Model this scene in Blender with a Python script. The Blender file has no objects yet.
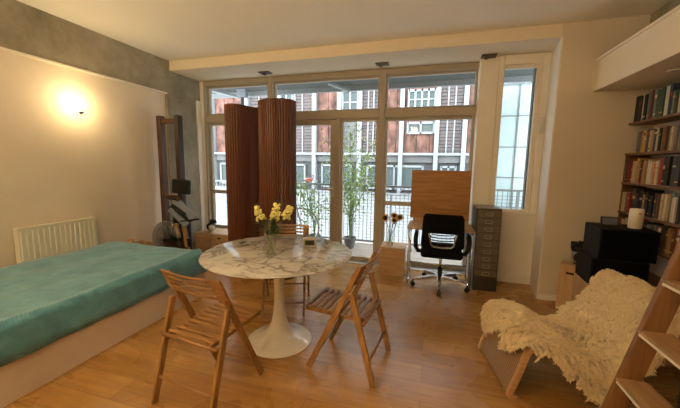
import bpy, bmesh, math, random
from mathutils import Vector, Matrix, Euler
random.seed(7)
SC = bpy.context.scene
COL = SC.collection
PI = math.pi
R = math.radians

# ------------------------------------------------------------------ materials
def new_mat(name):
    m = bpy.data.materials.new(name); m.use_nodes = True
    nt = m.node_tree; b = nt.nodes['Principled BSDF']
    return m, nt, b

def mat(name, col, rough=.6, metal=0., noise=0., nscale=8., bump=0., bscale=40., coords='Object', spec=.5, stretch=(1, 1, 1), sheen=0., coat=0.):
    m, nt, b = new_mat(name)
    b.inputs['Base Color'].default_value = (*col, 1)
    b.inputs['Roughness'].default_value = rough
    b.inputs['Metallic'].default_value = metal
    b.inputs['Specular IOR Level'].default_value = spec
    b.inputs['Sheen Weight'].default_value = sheen
    b.inputs['Coat Weight'].default_value = coat
    if noise or bump:
        tc = nt.nodes.new('ShaderNodeTexCoord'); mp = nt.nodes.new('ShaderNodeMapping')
        mp.inputs['Scale'].default_value = stretch
        nt.links.new(tc.outputs[coords], mp.inputs['Vector'])
    if noise:
        n = nt.nodes.new('ShaderNodeTexNoise'); n.inputs['Scale'].default_value = nscale; n.inputs['Detail'].default_value = 5
        nt.links.new(mp.outputs['Vector'], n.inputs['Vector'])
        r = nt.nodes.new('ShaderNodeValToRGB')
        r.color_ramp.elements[0].position = .3; r.color_ramp.elements[1].position = .7
        r.color_ramp.elements[0].color = (*[max(0, c*(1-noise)) for c in col], 1)
        r.color_ramp.elements[1].color = (*[min(1, c*(1+noise)) for c in col], 1)
        nt.links.new(n.outputs['Fac'], r.inputs['Fac']); nt.links.new(r.outputs['Color'], b.inputs['Base Color'])
    if bump:
        n2 = nt.nodes.new('ShaderNodeTexNoise'); n2.inputs['Scale'].default_value = bscale; n2.inputs['Detail'].default_value = 4
        nt.links.new(mp.outputs['Vector'], n2.inputs['Vector'])
        bp = nt.nodes.new('ShaderNodeBump'); bp.inputs['Strength'].default_value = bump; bp.inputs['Distance'].default_value = .01
        nt.links.new(n2.outputs['Fac'], bp.inputs['Height']); nt.links.new(bp.outputs['Normal'], b.inputs['Normal'])
    return m

def wood(name, c1, c2, rough=.4, axis='x', scale=1., spec=.5):
    m, nt, b = new_mat(name)
    b.inputs['Roughness'].default_value = rough; b.inputs['Specular IOR Level'].default_value = spec
    tc = nt.nodes.new('ShaderNodeTexCoord'); mp = nt.nodes.new('ShaderNodeMapping')
    s = {'x': (1.5, 22, 22), 'y': (22, 1.5, 22), 'z': (22, 22, 1.5)}[axis]
    mp.inputs['Scale'].default_value = [k*scale for k in s]
    n = nt.nodes.new('ShaderNodeTexNoise'); n.inputs['Scale'].default_value = 1.6; n.inputs['Detail'].default_value = 6; n.inputs['Distortion'].default_value = .6
    r = nt.nodes.new('ShaderNodeValToRGB'); r.color_ramp.elements[0].position = .32; r.color_ramp.elements[1].position = .7
    r.color_ramp.elements[0].color = (*c1, 1); r.color_ramp.elements[1].color = (*c2, 1)
    nt.links.new(tc.outputs['Object'], mp.inputs['Vector']); nt.links.new(mp.outputs['Vector'], n.inputs['Vector'])
    nt.links.new(n.outputs['Fac'], r.inputs['Fac']); nt.links.new(r.outputs['Color'], b.inputs['Base Color'])
    return m

def floor_mat():
    m, nt, b = new_mat('floor_boards'); L = nt.links
    tc = nt.nodes.new('ShaderNodeTexCoord')
    br = nt.nodes.new('ShaderNodeTexBrick'); br.offset = .37; br.inputs['Scale'].default_value = 1
    br.inputs['Brick Width'].default_value = 1.9; br.inputs['Row Height'].default_value = .19
    br.inputs['Mortar Size'].default_value = .0018; br.inputs['Mortar Smooth'].default_value = .2; br.inputs['Bias'].default_value = 0
    br.inputs['Color1'].default_value = (.38, .195, .052, 1); br.inputs['Color2'].default_value = (.54, .31, .095, 1); br.inputs['Mortar'].default_value = (.17, .08, .03, 1)
    L.new(tc.outputs['Object'], br.inputs['Vector'])
    mp = nt.nodes.new('ShaderNodeMapping'); mp.inputs['Scale'].default_value = (1.3, 14, 1)
    n = nt.nodes.new('ShaderNodeTexNoise'); n.inputs['Scale'].default_value = 2.2; n.inputs['Detail'].default_value = 7; n.inputs['Distortion'].default_value = .8
    L.new(tc.outputs['Object'], mp.inputs['Vector']); L.new(mp.outputs['Vector'], n.inputs['Vector'])
    r = nt.nodes.new('ShaderNodeValToRGB'); r.color_ramp.elements[0].position = .3; r.color_ramp.elements[1].position = .72
    r.color_ramp.elements[0].color = (.62, .55, .48, 1); r.color_ramp.elements[1].color = (1.0, 1.0, 1.0, 1)
    L.new(n.outputs['Fac'], r.inputs['Fac'])
    mx = nt.nodes.new('ShaderNodeMix'); mx.data_type = 'RGBA'; mx.blend_type = 'MULTIPLY'; mx.inputs[0].default_value = .8
    L.new(br.outputs['Color'], mx.inputs[6]); L.new(r.outputs['Color'], mx.inputs[7]); L.new(mx.outputs[2], b.inputs['Base Color'])
    n2 = nt.nodes.new('ShaderNodeTexNoise'); n2.inputs['Scale'].default_value = 3; L.new(tc.outputs['Object'], n2.inputs['Vector'])
    mr = nt.nodes.new('ShaderNodeMapRange'); mr.inputs['To Min'].default_value = .20; mr.inputs['To Max'].default_value = .36
    L.new(n2.outputs['Fac'], mr.inputs['Value']); L.new(mr.outputs['Result'], b.inputs['Roughness'])
    bp = nt.nodes.new('ShaderNodeBump'); bp.inputs['Strength'].default_value = .12; bp.inputs['Distance'].default_value = .004
    L.new(n.outputs['Fac'], bp.inputs['Height']); L.new(bp.outputs['Normal'], b.inputs['Normal'])
    b.inputs['Specular IOR Level'].default_value = .5
    return m

def marble_mat():
    m, nt, b = new_mat('white_marble'); L = nt.links
    b.inputs['Roughness'].default_value = .12
    tc = nt.nodes.new('ShaderNodeTexCoord')
    n = nt.nodes.new('ShaderNodeTexNoise'); n.inputs['Scale'].default_value = 3.0; n.inputs['Detail'].default_value = 9; n.inputs['Distortion'].default_value = 1.2
    L.new(tc.outputs['Object'], n.inputs['Vector'])
    mxv = nt.nodes.new('ShaderNodeMix'); mxv.data_type = 'VECTOR'; mxv.inputs[0].default_value = .36
    L.new(tc.outputs['Object'], mxv.inputs[4]); L.new(n.outputs['Color'], mxv.inputs[5])
    v = nt.nodes.new('ShaderNodeTexVoronoi'); v.feature = 'DISTANCE_TO_EDGE'; v.inputs['Scale'].default_value = 8.5
    L.new(mxv.outputs[1], v.inputs['Vector'])
    r = nt.nodes.new('ShaderNodeValToRGB'); e = r.color_ramp.elements
    e[0].position = 0; e[0].color = (.13, .12, .11, 1); e[1].position = .16; e[1].color = (.50, .48, .455, 1)
    x = e.new(.045); x.color = (.30, .275, .25, 1)
    L.new(v.outputs['Distance'], r.inputs['Fac'])
    n2 = nt.nodes.new('ShaderNodeTexNoise'); n2.inputs['Scale'].default_value = 5; n2.inputs['Detail'].default_value = 6
    L.new(tc.outputs['Object'], n2.inputs['Vector'])
    r2 = nt.nodes.new('ShaderNodeValToRGB'); r2.color_ramp.elements[0].position = .46; r2.color_ramp.elements[1].position = .66
    r2.color_ramp.elements[0].color = (.1, .1, .1, 1); r2.color_ramp.elements[1].color = (1, 1, 1, 1)
    L.new(n2.outputs['Fac'], r2.inputs['Fac'])
    mx = nt.nodes.new('ShaderNodeMix'); mx.data_type = 'RGBA'
    L.new(r2.outputs['Color'], mx.inputs[0]); mx.inputs[7].default_value = (.56, .54, .51, 1)
    L.new(r.outputs['Color'], mx.inputs[6]); L.new(mx.outputs[2], b.inputs['Base Color'])
    return m

def concrete_mat():
    m, nt, b = new_mat('raw_concrete'); L = nt.links
    b.inputs['Roughness'].default_value = .85
    tc = nt.nodes.new('ShaderNodeTexCoord')
    n = nt.nodes.new('ShaderNodeTexNoise'); n.inputs['Scale'].default_value = 2.3; n.inputs['Detail'].default_value = 9; n.inputs['Roughness'].default_value = .68
    L.new(tc.outputs['Object'], n.inputs['Vector'])
    r = nt.nodes.new('ShaderNodeValToRGB'); e = r.color_ramp.elements
    e[0].position = .28; e[0].color = (.17, .15, .105, 1); e[1].position = .75; e[1].color = (.42, .375, .28, 1)
    L.new(n.outputs['Fac'], r.inputs['Fac']); L.new(r.outputs['Color'], b.inputs['Base Color'])
    bp = nt.nodes.new('ShaderNodeBump'); bp.inputs['Strength'].default_value = .4; bp.inputs['Distance'].default_value = .01
    L.new(n.outputs['Fac'], bp.inputs['Height']); L.new(bp.outputs['Normal'], b.inputs['Normal'])
    return m

def glass_mat(name, tint=(1, 1, 1), refl=.06, rough=0.):
    m = bpy.data.materials.new(name); m.use_nodes = True; nt = m.node_tree; nt.nodes.clear(); L = nt.links
    o = nt.nodes.new('ShaderNodeOutputMaterial'); t = nt.nodes.new('ShaderNodeBsdfTransparent'); t.inputs[0].default_value = (*tint, 1)
    g = nt.nodes.new('ShaderNodeBsdfGlossy'); g.inputs['Roughness'].default_value = rough
    lw = nt.nodes.new('ShaderNodeLayerWeight'); lw.inputs['Blend'].default_value = .25
    mr = nt.nodes.new('ShaderNodeMapRange'); mr.inputs['To Min'].default_value = refl*.5; mr.inputs['To Max'].default_value = refl*6
    mx = nt.nodes.new('ShaderNodeMixShader')
    L.new(lw.outputs['Facing'], mr.inputs['Value']); L.new(mr.outputs['Result'], mx.inputs[0])
    L.new(t.outputs[0], mx.inputs[1]); L.new(g.outputs[0], mx.inputs[2]); L.new(mx.outputs[0], o.inputs['Surface'])
    return m

def fabric_quilt(name, c1, c2):
    m, nt, b = new_mat(name); L = nt.links
    b.inputs['Roughness'].default_value = .9; b.inputs['Sheen Weight'].default_value = .3
    tc = nt.nodes.new('ShaderNodeTexCoord'); mp = nt.nodes.new('ShaderNodeMapping'); mp.inputs['Scale'].default_value = (1, 1, 1)
    L.new(tc.outputs['Object'], mp.inputs['Vector'])
    n = nt.nodes.new('ShaderNodeTexNoise'); n.inputs['Scale'].default_value = 7; n.inputs['Detail'].default_value = 6; n.inputs['Distortion'].default_value = .5
    L.new(mp.outputs['Vector'], n.inputs['Vector'])
    r = nt.nodes.new('ShaderNodeValToRGB'); r.color_ramp.elements[0].position = .35; r.color_ramp.elements[1].position = .68
    r.color_ramp.elements[0].color = (*c1, 1); r.color_ramp.elements[1].color = (*c2, 1)
    L.new(n.outputs['Fac'], r.inputs['Fac']); L.new(r.outputs['Color'], b.inputs['Base Color'])
    w = nt.nodes.new('ShaderNodeTexWave'); w.bands_direction = 'DIAGONAL'; w.inputs['Scale'].default_value = 28; w.inputs['Distortion'].default_value = 3; w.inputs['Detail'].default_value = 3
    L.new(mp.outputs['Vector'], w.inputs['Vector'])
    bp = nt.nodes.new('ShaderNodeBump'); bp.inputs['Strength'].default_value = .35; bp.inputs['Distance'].default_value = .006
    L.new(w.outputs['Fac'], bp.inputs['Height']); L.new(bp.outputs['Normal'], b.inputs['Normal'])
    return m

def cane_mat():
    m, nt, b = new_mat('woven_cane'); L = nt.links
    b.inputs['Roughness'].default_value = .55
    tc = nt.nodes.new('ShaderNodeTexCoord')
    def wav(d, s):
        w = nt.nodes.new('ShaderNodeTexWave'); w.bands_direction = d; w.inputs['Scale'].default_value = s; w.inputs['Distortion'].default_value = .2
        L.new(tc.outputs['Object'], w.inputs['Vector']); return w
    w1, w2 = wav('Y', 17), wav('Z', 22)
    mx = nt.nodes.new('ShaderNodeMath'); mx.operation = 'MULTIPLY'
    L.new(w1.outputs['Fac'], mx.inputs[0]); L.new(w2.outputs['Fac'], mx.inputs[1])
    r = nt.nodes.new('ShaderNodeValToRGB'); r.color_ramp.elements[0].color = (.20, .115, .055, 1); r.color_ramp.elements[1].color = (.52, .36, .20, 1)
    L.new(mx.outputs[0], r.inputs['Fac']); L.new(r.outputs['Color'], b.inputs['Base Color'])
    bp = nt.nodes.new('ShaderNodeBump'); bp.inputs['Strength'].default_value = .5; bp.inputs['Distance'].default_value = .004
    L.new(mx.outputs[0], bp.inputs['Height']); L.new(bp.outputs['Normal'], b.inputs['Normal'])
    return m

def emis(name, col, s):
    m, nt, b = new_mat(name)
    b.inputs['Base Color'].default_value = (*col, 1); b.inputs['Emission Color'].default_value = (*col, 1); b.inputs['Emission Strength'].default_value = s
    return m

M = {}
M['plaster'] = mat('warm_white_plaster', (.66, .58, .47), .85, noise=.04, nscale=2, bump=.08, bscale=60)
M['ceiling'] = mat('ceiling_paint', (.88, .84, .74), .9, noise=.02, nscale=2)
M['soffit'] = mat('cream_soffit_paint', (.74, .66, .52), .8)
M['concrete'] = concrete_mat()
M['floor'] = floor_mat()
M['frame'] = mat('cream_window_paint', (.38, .335, .265), .45)
M['white'] = mat('white_gloss_paint', (.74, .68, .57), .4)
M['trimwhite'] = mat('white_trim_paint', (.78, .74, .66), .45)
M['dark_metal'] = mat('dark_bracket_metal', (.12, .10, .08), .5, .6)
M['chrome'] = mat('polished_chrome', (.72, .72, .72), .18, 1)
M['steel'] = mat('brushed_steel', (.5, .5, .5), .35, 1)
M['nickel'] = mat('satin_nickel', (.50, .49, .46), .35, .3)
M['glass'] = glass_mat('window_glass', refl=.025)
M['vase'] = glass_mat('vase_glass', (.975, .985, .98), .09)
M['water'] = glass_mat('vase_water', (.93, .95, .88), .05)
M['marble'] = marble_mat()
M['lacquer'] = mat('white_lacquer', (.80, .76, .68), .18, coat=.4)
M['beech'] = wood('oiled_beech', (.23, .115, .036), (.39, .215, .075), .35, 'x')
M['beech_z'] = wood('oiled_beech_upright', (.23, .115, .036), (.39, .215, .075), .35, 'z')
M['teal'] = fabric_quilt('teal_coverlet', (.07, .235, .305), (.115, .33, .41))
M['bedbase'] = mat('cream_bed_board', (.62, .52, .42), .6, noise=.04, nscale=3)
M['rad'] = mat('cream_radiator_enamel', (.66, .62, .50), .35)
M['tambour'] = mat('dark_stained_tambour', (.115, .033, .013), .42, noise=.10, nscale=3)
M['ply'] = wood('birch_ply', (.40, .24, .12), (.55, .36, .19), .5, 'x')
M['ply_z'] = wood('birch_ply_upright', (.44, .27, .13), (.58, .38, .20), .5, 'z')
M['oakpanel'] = wood('golden_oak_veneer', (.28, .125, .035), (.44, .215, .075), .4, 'x')
M['blackplastic'] = mat('black_plastic', (.006, .006, .0065), .45, spec=.35)
M['blackmesh'] = mat('black_mesh_fabric', (.004, .004, .005), .9, spec=.15, bump=.3, bscale=300)
M['blackbox'] = mat('black_speaker_vinyl', (.006, .006, .006), .6, spec=.25)
M['blackcloth'] = mat('black_speaker_cloth', (.005, .005, .005), 1, spec=.05)
M['cabinet'] = mat('olive_grey_steel', (.17, .15, .115), .42, .25, noise=.08, nscale=6)
M['cabinet_dark'] = mat('dark_grey_steel', (.05, .043, .036), .45, .25)
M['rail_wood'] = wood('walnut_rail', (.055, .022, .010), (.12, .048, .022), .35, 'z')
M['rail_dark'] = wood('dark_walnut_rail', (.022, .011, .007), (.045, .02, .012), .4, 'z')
M['tank'] = glass_mat('smoked_tank_plastic', (.78, .78, .76), .14, .08)
M['greypad'] = mat('grey_footboard', (.13, .165, .23), .4)
M['cane'] = cane_mat()
M['bentwood'] = wood('bent_birch', (.42, .23, .095), (.60, .36, .17), .35, 'x')
M['ladderwood'] = wood('pine_ladder', (.17, .08, .03), (.27, .135, .05), .38, 'z')
M['treadwood'] = wood('pine_tread', (.26, .15, .07), (.40, .25, .12), .35, 'y')
M['shelfwood'] = wood('brown_shelf_board', (.12, .06, .03), (.20, .105, .05), .5, 'y')
M['basket'] = mat('dark_rope_weave', (.085, .055, .032), .8, noise=.4, nscale=60, bump=.8, bscale=70)
M['leaf'] = mat('green_leaf', (.045, .10, .025), .5, noise=.25, nscale=20)
M['stem'] = mat('green_stem', (.12, .22, .05), .5)
M['yellow'] = mat('yellow_petal', (.86, .80, .30), .6, noise=.12, nscale=40)
M['gold'] = mat('golden_petal', (.50, .28, .04), .6)
M['seedhead'] = mat('dark_seed_head', (.035, .018, .008), .9)
M['cream_plastic'] = mat('cream_plastic', (.75, .68, .56), .4)
M['lcd'] = mat('grey_lcd', (.05, .055, .045), .7, spec=.1)
M['paper'] = mat('page_edges', (.62, .54, .40), .8)
M['bulb'] = emis('sconce_glass_glow', (1, .80, .42), 22)
M['decking'] = wood('weathered_decking', (.30, .26, .22), (.46, .41, .36), .7, 'x')
M['galv'] = mat('galvanised_steel', (.20, .225, .24), .5, .4)
M['corrug'] = mat('grey_corrugated_sheet', (.065, .073, .068), .7, noise=.25, nscale=12, bump=.5, bscale=20)
M['rust'] = mat('rusty_red_panel', (.135, .066, .05), .85, noise=.75, nscale=4.5, stretch=(1, 1, .6))
M['plum'] = mat('plum_grey_boarding', (.105, .09, .09), .85, noise=.2, nscale=5)
M['render'] = mat('pale_render', (.13, .135, .135), .9, noise=.18, nscale=1.5)
M['whiteframe'] = mat('white_exterior_frame', (.25, .28, .295), .6)
M['darkglass'] = mat('far_window_glass', (.075, .10, .10), .6, spec=.2)
M['paleblue'] = mat('pale_blue_translucent_panel', (.55, .72, .76), .35)
M['shrub'] = mat('pale_shrub_leaf', (.36, .50, .20), .6, noise=.4, nscale=9)
M['terracotta'] = mat('grey_pot_clay', (.16, .17, .17), .8)
M['pink'] = mat('pink_plastic', (.75, .20, .17), .4)
M['panelgrey'] = mat('pale_grey_panel', (.23, .25, .255), .8, noise=.06, nscale=2)
M['yard'] = mat('pale_paving', (.58, .60, .60), .8, noise=.1)

# ------------------------------------------------------------------ mesh building
class MB:
    def __init__(s): s.bm = bmesh.new()
    def box(s, c, d, rot=None, mi=0):
        r = bmesh.ops.create_cube(s.bm, size=1)
        mt = Matrix.Translation(c) @ (rot.to_matrix().to_4x4() if isinstance(rot, Euler) else (rot or Matrix.Identity(4))) @ Matrix.Diagonal((*d, 1))
        bmesh.ops.transform(s.bm, matrix=mt, verts=r['verts'])
        if mi:
            for f in {f for v in r['verts'] for f in v.link_faces}: f.material_index = mi
        return s
    def b2(s, x0, x1, y0, y1, z0, z1, mi=0):
        return s.box(((x0+x1)/2, (y0+y1)/2, (z0+z1)/2), (abs(x1-x0), abs(y1-y0), abs(z1-z0)), mi=mi)
    def bar(s, p0, p1, w, t, side=(1, 0, 0)):
        # rectangular bar p0->p1; w measured along side, t across
        p0, p1 = Vector(p0), Vector(p1); a = (p1-p0); L = a.length; a.normalize()
        sd = Vector(side); sd = (sd - a*sd.dot(a)).normalized(); n = a.cross(sd)
        mt = Matrix((sd, n, a)).transposed().to_4x4(); mt.translation = (p0+p1)/2
        r = bmesh.ops.create_cube(s.bm, size=1)
        bmesh.ops.transform(s.bm, matrix=mt @ Matrix.Diagonal((w, t, L, 1)), verts=r['verts'])
        return s
    def tube(s, pts, r, n=10, closed=False, flat=1.):
        pts = [Vector(p) for p in pts]; N = len(pts); rs = r if isinstance(r, (list, tuple)) else [r]*N
        rings = []; up = None
        for i, p in enumerate(pts):
            if closed: t = pts[(i+1) % N]-pts[i-1]
            else: t = pts[min(i+1, N-1)]-pts[max(i-1, 0)]
            t.normalize()
            if up is None:
                up = Vector((0, 0, 1)) if abs(t.z) < .9 else Vector((1, 0, 0))
            up = (up - t*up.dot(t)).normalized(); sd = t.cross(up)
            rings.append([s.bm.verts.new(p + (up*math.cos(2*PI*k/n)*flat + sd*math.sin(2*PI*k/n))*rs[i]) for k in range(n)])
        M_ = N if closed else N-1
        for i in range(M_):
            a, b = rings[i], rings[(i+1) % N]
            for k in range(n): s.bm.faces.new((a[k], a[(k+1) % n], b[(k+1) % n], b[k]))
        if not closed:
            s.bm.faces.new(rings[0][::-1]); s.bm.faces.new(rings[-1])
        return s
    def lathe(s, prof, c=(0, 0, 0), n=32, axis='z'):
        c = Vector(c); rings = []
        for (r, z) in prof:
            ring = []
            for k in range(n):
                a = 2*PI*k/n; v = Vector((r*math.cos(a), r*math.sin(a), z))
                if axis == 'y': v = Vector((v.x, v.z, v.y))
                if axis == 'x': v = Vector((v.z, v.x, v.y))
                ring.append(s.bm.verts.new(c+v))
            rings.append(ring)
        for a, b in zip(rings, rings[1:]):
            for k in range(n): s.bm.faces.new((a[k], a[(k+1) % n], b[(k+1) % n], b[k]))
        s.bm.faces.new(rings[0][::-1]); s.bm.faces.new(rings[-1])
        return s
    def prism(s, poly, axis, a0, a1):
        # poly in the two other axes, extruded along axis
        def P(u, v, w):
            return {'x': (w, u, v), 'y': (u, w, v), 'z': (u, v, w)}[axis]
        A = [s.bm.verts.new(P(u, v, a0)) for u, v in poly]; B = [s.bm.verts.new(P(u, v, a1)) for u, v in poly]
        n = len(poly)
        s.bm.faces.new(A[::-1]); s.bm.faces.new(B)
        for i in range(n): s.bm.faces.new((A[i], A[(i+1) % n], B[(i+1) % n], B[i]))
        return s
    def ribbon(s, pts, w0, w1, th, axis='y'):
        # strip following pts (x,z) from y=w0..w1 with thickness th
        n = len(pts); N = []
        for i in range(n):
            a = Vector(pts[max(i-1, 0)]); b = Vector(pts[min(i+1, n-1)]); t = (b-a).normalized(); N.append(Vector((-t.y, t.x)))
        top = [Vector(p)+N[i]*th/2 for i, p in enumerate(pts)]; bot = [Vector(p)-N[i]*th/2 for i, p in enumerate(pts)]
        V = [[s.bm.verts.new((q[i].x, w, q[i].y)) for q, w in ((top, w0), (top, w1), (bot, w1), (bot, w0))] for i in range(n)]
        for i in range(n-1):
            for k in range(4): s.bm.faces.new((V[i][k], V[i][(k+1) % 4], V[i+1][(k+1) % 4], V[i+1][k]))
        s.bm.faces.new(V[0][::-1]); s.bm.faces.new(V[-1])
        return s
    def ico(s, c, r, sub=1, scale=(1, 1, 1), rot=None):
        q = bmesh.ops.create_icosphere(s.bm, subdivisions=sub, radius=r)
        mt = Matrix.Translation(c) @ (rot.to_matrix().to_4x4() if rot else Matrix.Identity(4)) @ Matrix.Diagonal((*scale, 1))
        bmesh.ops.transform(s.bm, matrix=mt, verts=q['verts']); return s
    def leaf(s, p, d, L, w, nrm=(0, 0, 1), droop=.3):
        p = Vector(p); d = Vector(d).normalized(); nn = Vector(nrm); sd = d.cross(nn)
        if sd.length < .01: sd = d.cross(Vector((1, 0, .1)))
        sd.normalize(); up = sd.cross(d)
        V = []
        for t, ww in ((0, .12), (.3, .9), (.65, .8)):
            q = p + d*L*t - up*droop*L*t*t
            V.append((s.bm.verts.new(q - sd*w*ww/2), s.bm.verts.new(q + sd*w*ww/2)))
        tip = s.bm.verts.new(p + d*L - up*droop*L)
        for a, b in zip(V, V[1:]): s.bm.faces.new((a[0], a[1], b[1], b[0]))
        s.bm.faces.new((V[-1][0], V[-1][1], tip)); return s
    def build(s, name, m, parent=None, smooth=False, bevel=0., seg=2, keep=False):
        if not keep: bmesh.ops.recalc_face_normals(s.bm, faces=s.bm.faces)
        me = bpy.data.meshes.new(name); s.bm.to_mesh(me); s.bm.free()
        for mm in (m if isinstance(m, list) else [m]): me.materials.append(mm)
        if smooth:
            for p in me.polygons: p.use_smooth = True
        o = bpy.data.objects.new(name, me); COL.objects.link(o)
        if parent: o.parent = parent
        if bevel:
            b = o.modifiers.new('Bevel', 'BEVEL'); b.width = bevel; b.segments = seg; b.limit_method = 'ANGLE'; b.angle_limit = R(40)
        return o

def soft(o, ang=35):
    for p in o.data.polygons: p.use_smooth = True
    o.data.set_sharp_from_angle(angle=R(ang)); return o

def tag(o, label=None, cat=None, group=None, kind=None):
    if label: o['label'] = label
    if cat: o['category'] = cat
    if group: o['group'] = group
    if kind: o['kind'] = kind
    return o
def thing(name, label, cat, loc=(0, 0, 0), rz=0, group=None):
    o = bpy.data.objects.new(name, None); COL.objects.link(o); o.empty_display_size = .1
    o.location = loc; o.rotation_euler = (0, 0, rz); return tag(o, label, cat, group)
def struct(o): o['kind'] = 'structure'; return o
def copy_tree(o, parent=None):
    c = o.copy(); COL.objects.link(c)
    if parent: c.parent = parent
    for ch in [x for x in bpy.data.objects if x.parent == o]: copy_tree(ch, c)
    return c

# ------------------------------------------------------------------ the room
XL, XR, YW, YB, ZC, ZS = -3.85, 2.10, 4.62, -1.6, 2.98, 2.843
YF = 3.93
struct(MB().b2(XL-.1, XR+.1, YB-.1, 4.70, -.1, 0).build('floor', M['floor']))
struct(MB().b2(XL-.1, XR+.1, YB-.1, YF+.0, ZC, ZC+.15).build('ceiling', M['ceiling']))
struct(MB().b2(XL-.15, XL, YB-.1, 3.88, 0, ZC).build('wall_left', M['plaster']))
struct(MB().b2(XL-.1, XR+.1, YB-.15, YB, 0, ZC).build('wall_back', M['plaster']))
struct(MB().b2(XR, XR+.15, YB-.1, YF+.1, 0, ZC).build('wall_right', M['plaster']))
struct(MB().prism([(1.235, YF), (XR+.15, YF), (XR+.15, 4.75), (1.31, 4.75), (1.31, 4.52), (1.292, 4.40)], 'z', 0, ZC+.1).build('wall_front', M['plaster']))
# dropped soffit along the glazing
s = MB(); s.prism([(XL-.15, YF), (1.234, YF), (1.291, 4.40), (1.309, 4.52), (1.309, 4.75), (XL-.15, 4.75)], 'z', ZS, ZC+.15)
struct(s.build('trim_1', M['soffit'], bevel=.004))
# concrete beam and column on the left
struct(MB().b2(XL-.1, -3.81, YB, YF, 2.515, ZC).b2(XL-.1, -3.81, YF, 4.62, 2.515, ZS).build('trim_2', M['concrete']))
struct(MB().b2(XL-.15, -3.812, 3.86, 4.58, 0, 2.515).build('trim_3', M['concrete'], bevel=.006))
# thin plaster ledge beneath the beam
struct(MB().b2(XL, -3.80, YB, 3.86, 2.495, 2.514).build('trim_4', M['white']))
# dark concrete beam over the right wall, above the loft
struct(MB().b2(1.96, XR, YB, YF, 2.66, ZC).build('trim_5', M['concrete']))

# sleeping loft: one structure with a cap rail and a downlight fitting
loft = struct(MB().b2(1.556, XR, YB, YF, 2.278, 2.32).b2(1.556, 1.60, YB, YF, 2.32, 2.575).build('trim_6', M['soffit']))
MB().b2(1.545, 1.615, YB, YF, 2.575, 2.60).build('trim_cap', M['soffit'], loft, bevel=.004)
dl = thing('ceiling_downlight', 'small round recessed downlight under the loft edge, unlit', 'light', (1.80, 3.20, 2.278))
o = MB().lathe([(.020, 0), (.045, -.002), (.048, -.010), (.035, -.014), (.020, -.006)], n=24).build('bezel', M['white'], dl, smooth=True)
MB().lathe([(.001, -.003), (.030, -.003), (.030, -.008), (.001, -.009)], n=20).build('lamp_lens', M['lacquer'], dl, smooth=True)

# baseboards
struct(MB().b2(XL, XL+.015, YB, 3.86, 0, .09).build('baseboard_left', M['trimwhite'], bevel=.003))
struct(MB().b2(1.235, XR, YF-.018, YF, 0, .07).build('baseboard_front', M['trimwhite'], bevel=.003))
struct(MB().b2(XR-.015, XR, YB, YF-.02, 0, .09).build('baseboard_right', M['trimwhite'], bevel=.003))

# ------------------------------------------------------------------ glazing
def window(n, x0, x1, z0, z1, y=YW, fw=.045, d=.06, m='frame', sash=True, bars=(), bottom=None):
    w = MB()
    bt = bottom or fw
    w.b2(x0, x0+fw, y-d/2, y+d/2, z0, z1).b2(x1-fw, x1, y-d/2, y+d/2, z0, z1)
    w.b2(x0+fw, x1-fw, y-d/2, y+d/2, z1-fw, z1).b2(x0+fw, x1-fw, y-d/2, y+d/2, z0, z0+bt)
    for b in bars: w.b2(x0+fw, x1-fw, y-d/2-.004, y+d/2, b-.03, b+.03)
    o = struct(w.build('window_%d' % n, M[m], bevel=.004))
    zs = [z0+bt]+list(bars)+[z1-fw]
    for a, b in zip(zs, zs[1:]):
        a2 = a+(.03 if a in bars else 0); b2_ = b-(.03 if b in bars else 0)
        MB().b2(x0+fw, x1-fw, y-.004, y+.004, a2, b2_).build('glass_pane', M['glass'], o)
    return o
# posts, transom and head of the big glazed wall
g = MB()
struct(MB().b2(-3.83, -3.785, 4.45, 4.55, 0, 2.514).b2(-3.81, -3.74, 4.55, 4.68, 0, ZS).build('trim_13', M['trimwhite'], bevel=.004))
g.b2(-3.74, -3.70, 4.55, 4.68, 0, ZS)
for xa, xb in ((-2.535, -2.455), (-.765, -.685)): g.b2(xa, xb, 4.55, 4.68, 0, ZS)
struct(g.build('trim_7', M['frame'], bevel=.005))
struct(MB().b2(.525, .735, 4.40, 4.66, 0, ZS).build('trim_8', M['trimwhite'], bevel=.006))
g = MB()
for xa, xb in ((-3.70, -2.535), (-2.455, -.765), (-.685, .525)):
    g.b2(xa, xb, 4.565, 4.66, 2.175, 2.285); g.b2(xa, xb, 4.565, 4.66, 2.765, ZS)
struct(g.build('trim_9', M['frame'], bevel=.005))
# upper lights
window(1, -3.70, -2.535, 2.285, 2.765, y=4.64, fw=.035)
window(2, -2.455, -.765, 2.285, 2.765, y=4.64, fw=.03)
window(3, -.685, .525, 2.285, 2.765, y=4.64, fw=.03)
# lower lights
window(4, -3.70, -2.535, .36, 2.175, y=4.63, bars=(1.0,), fw=.05)
struct(MB().b2(-3.70, -2.535, 4.57, 4.68, 0, .36).build('wall_sill_left', M['trimwhite']))
window(5, -1.345, -.765, .0, 2.175, y=4.63, fw=.04, bottom=.08)
window(6, -.685, .525, .0, 2.175, y=4.63, bars=(.94,), fw=.045, bottom=.08)
struct(MB().b2(-1.405, -1.345, 4.57, 4.67, 0, 2.175).build('trim_10', M['frame'], bevel=.004))
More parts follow.
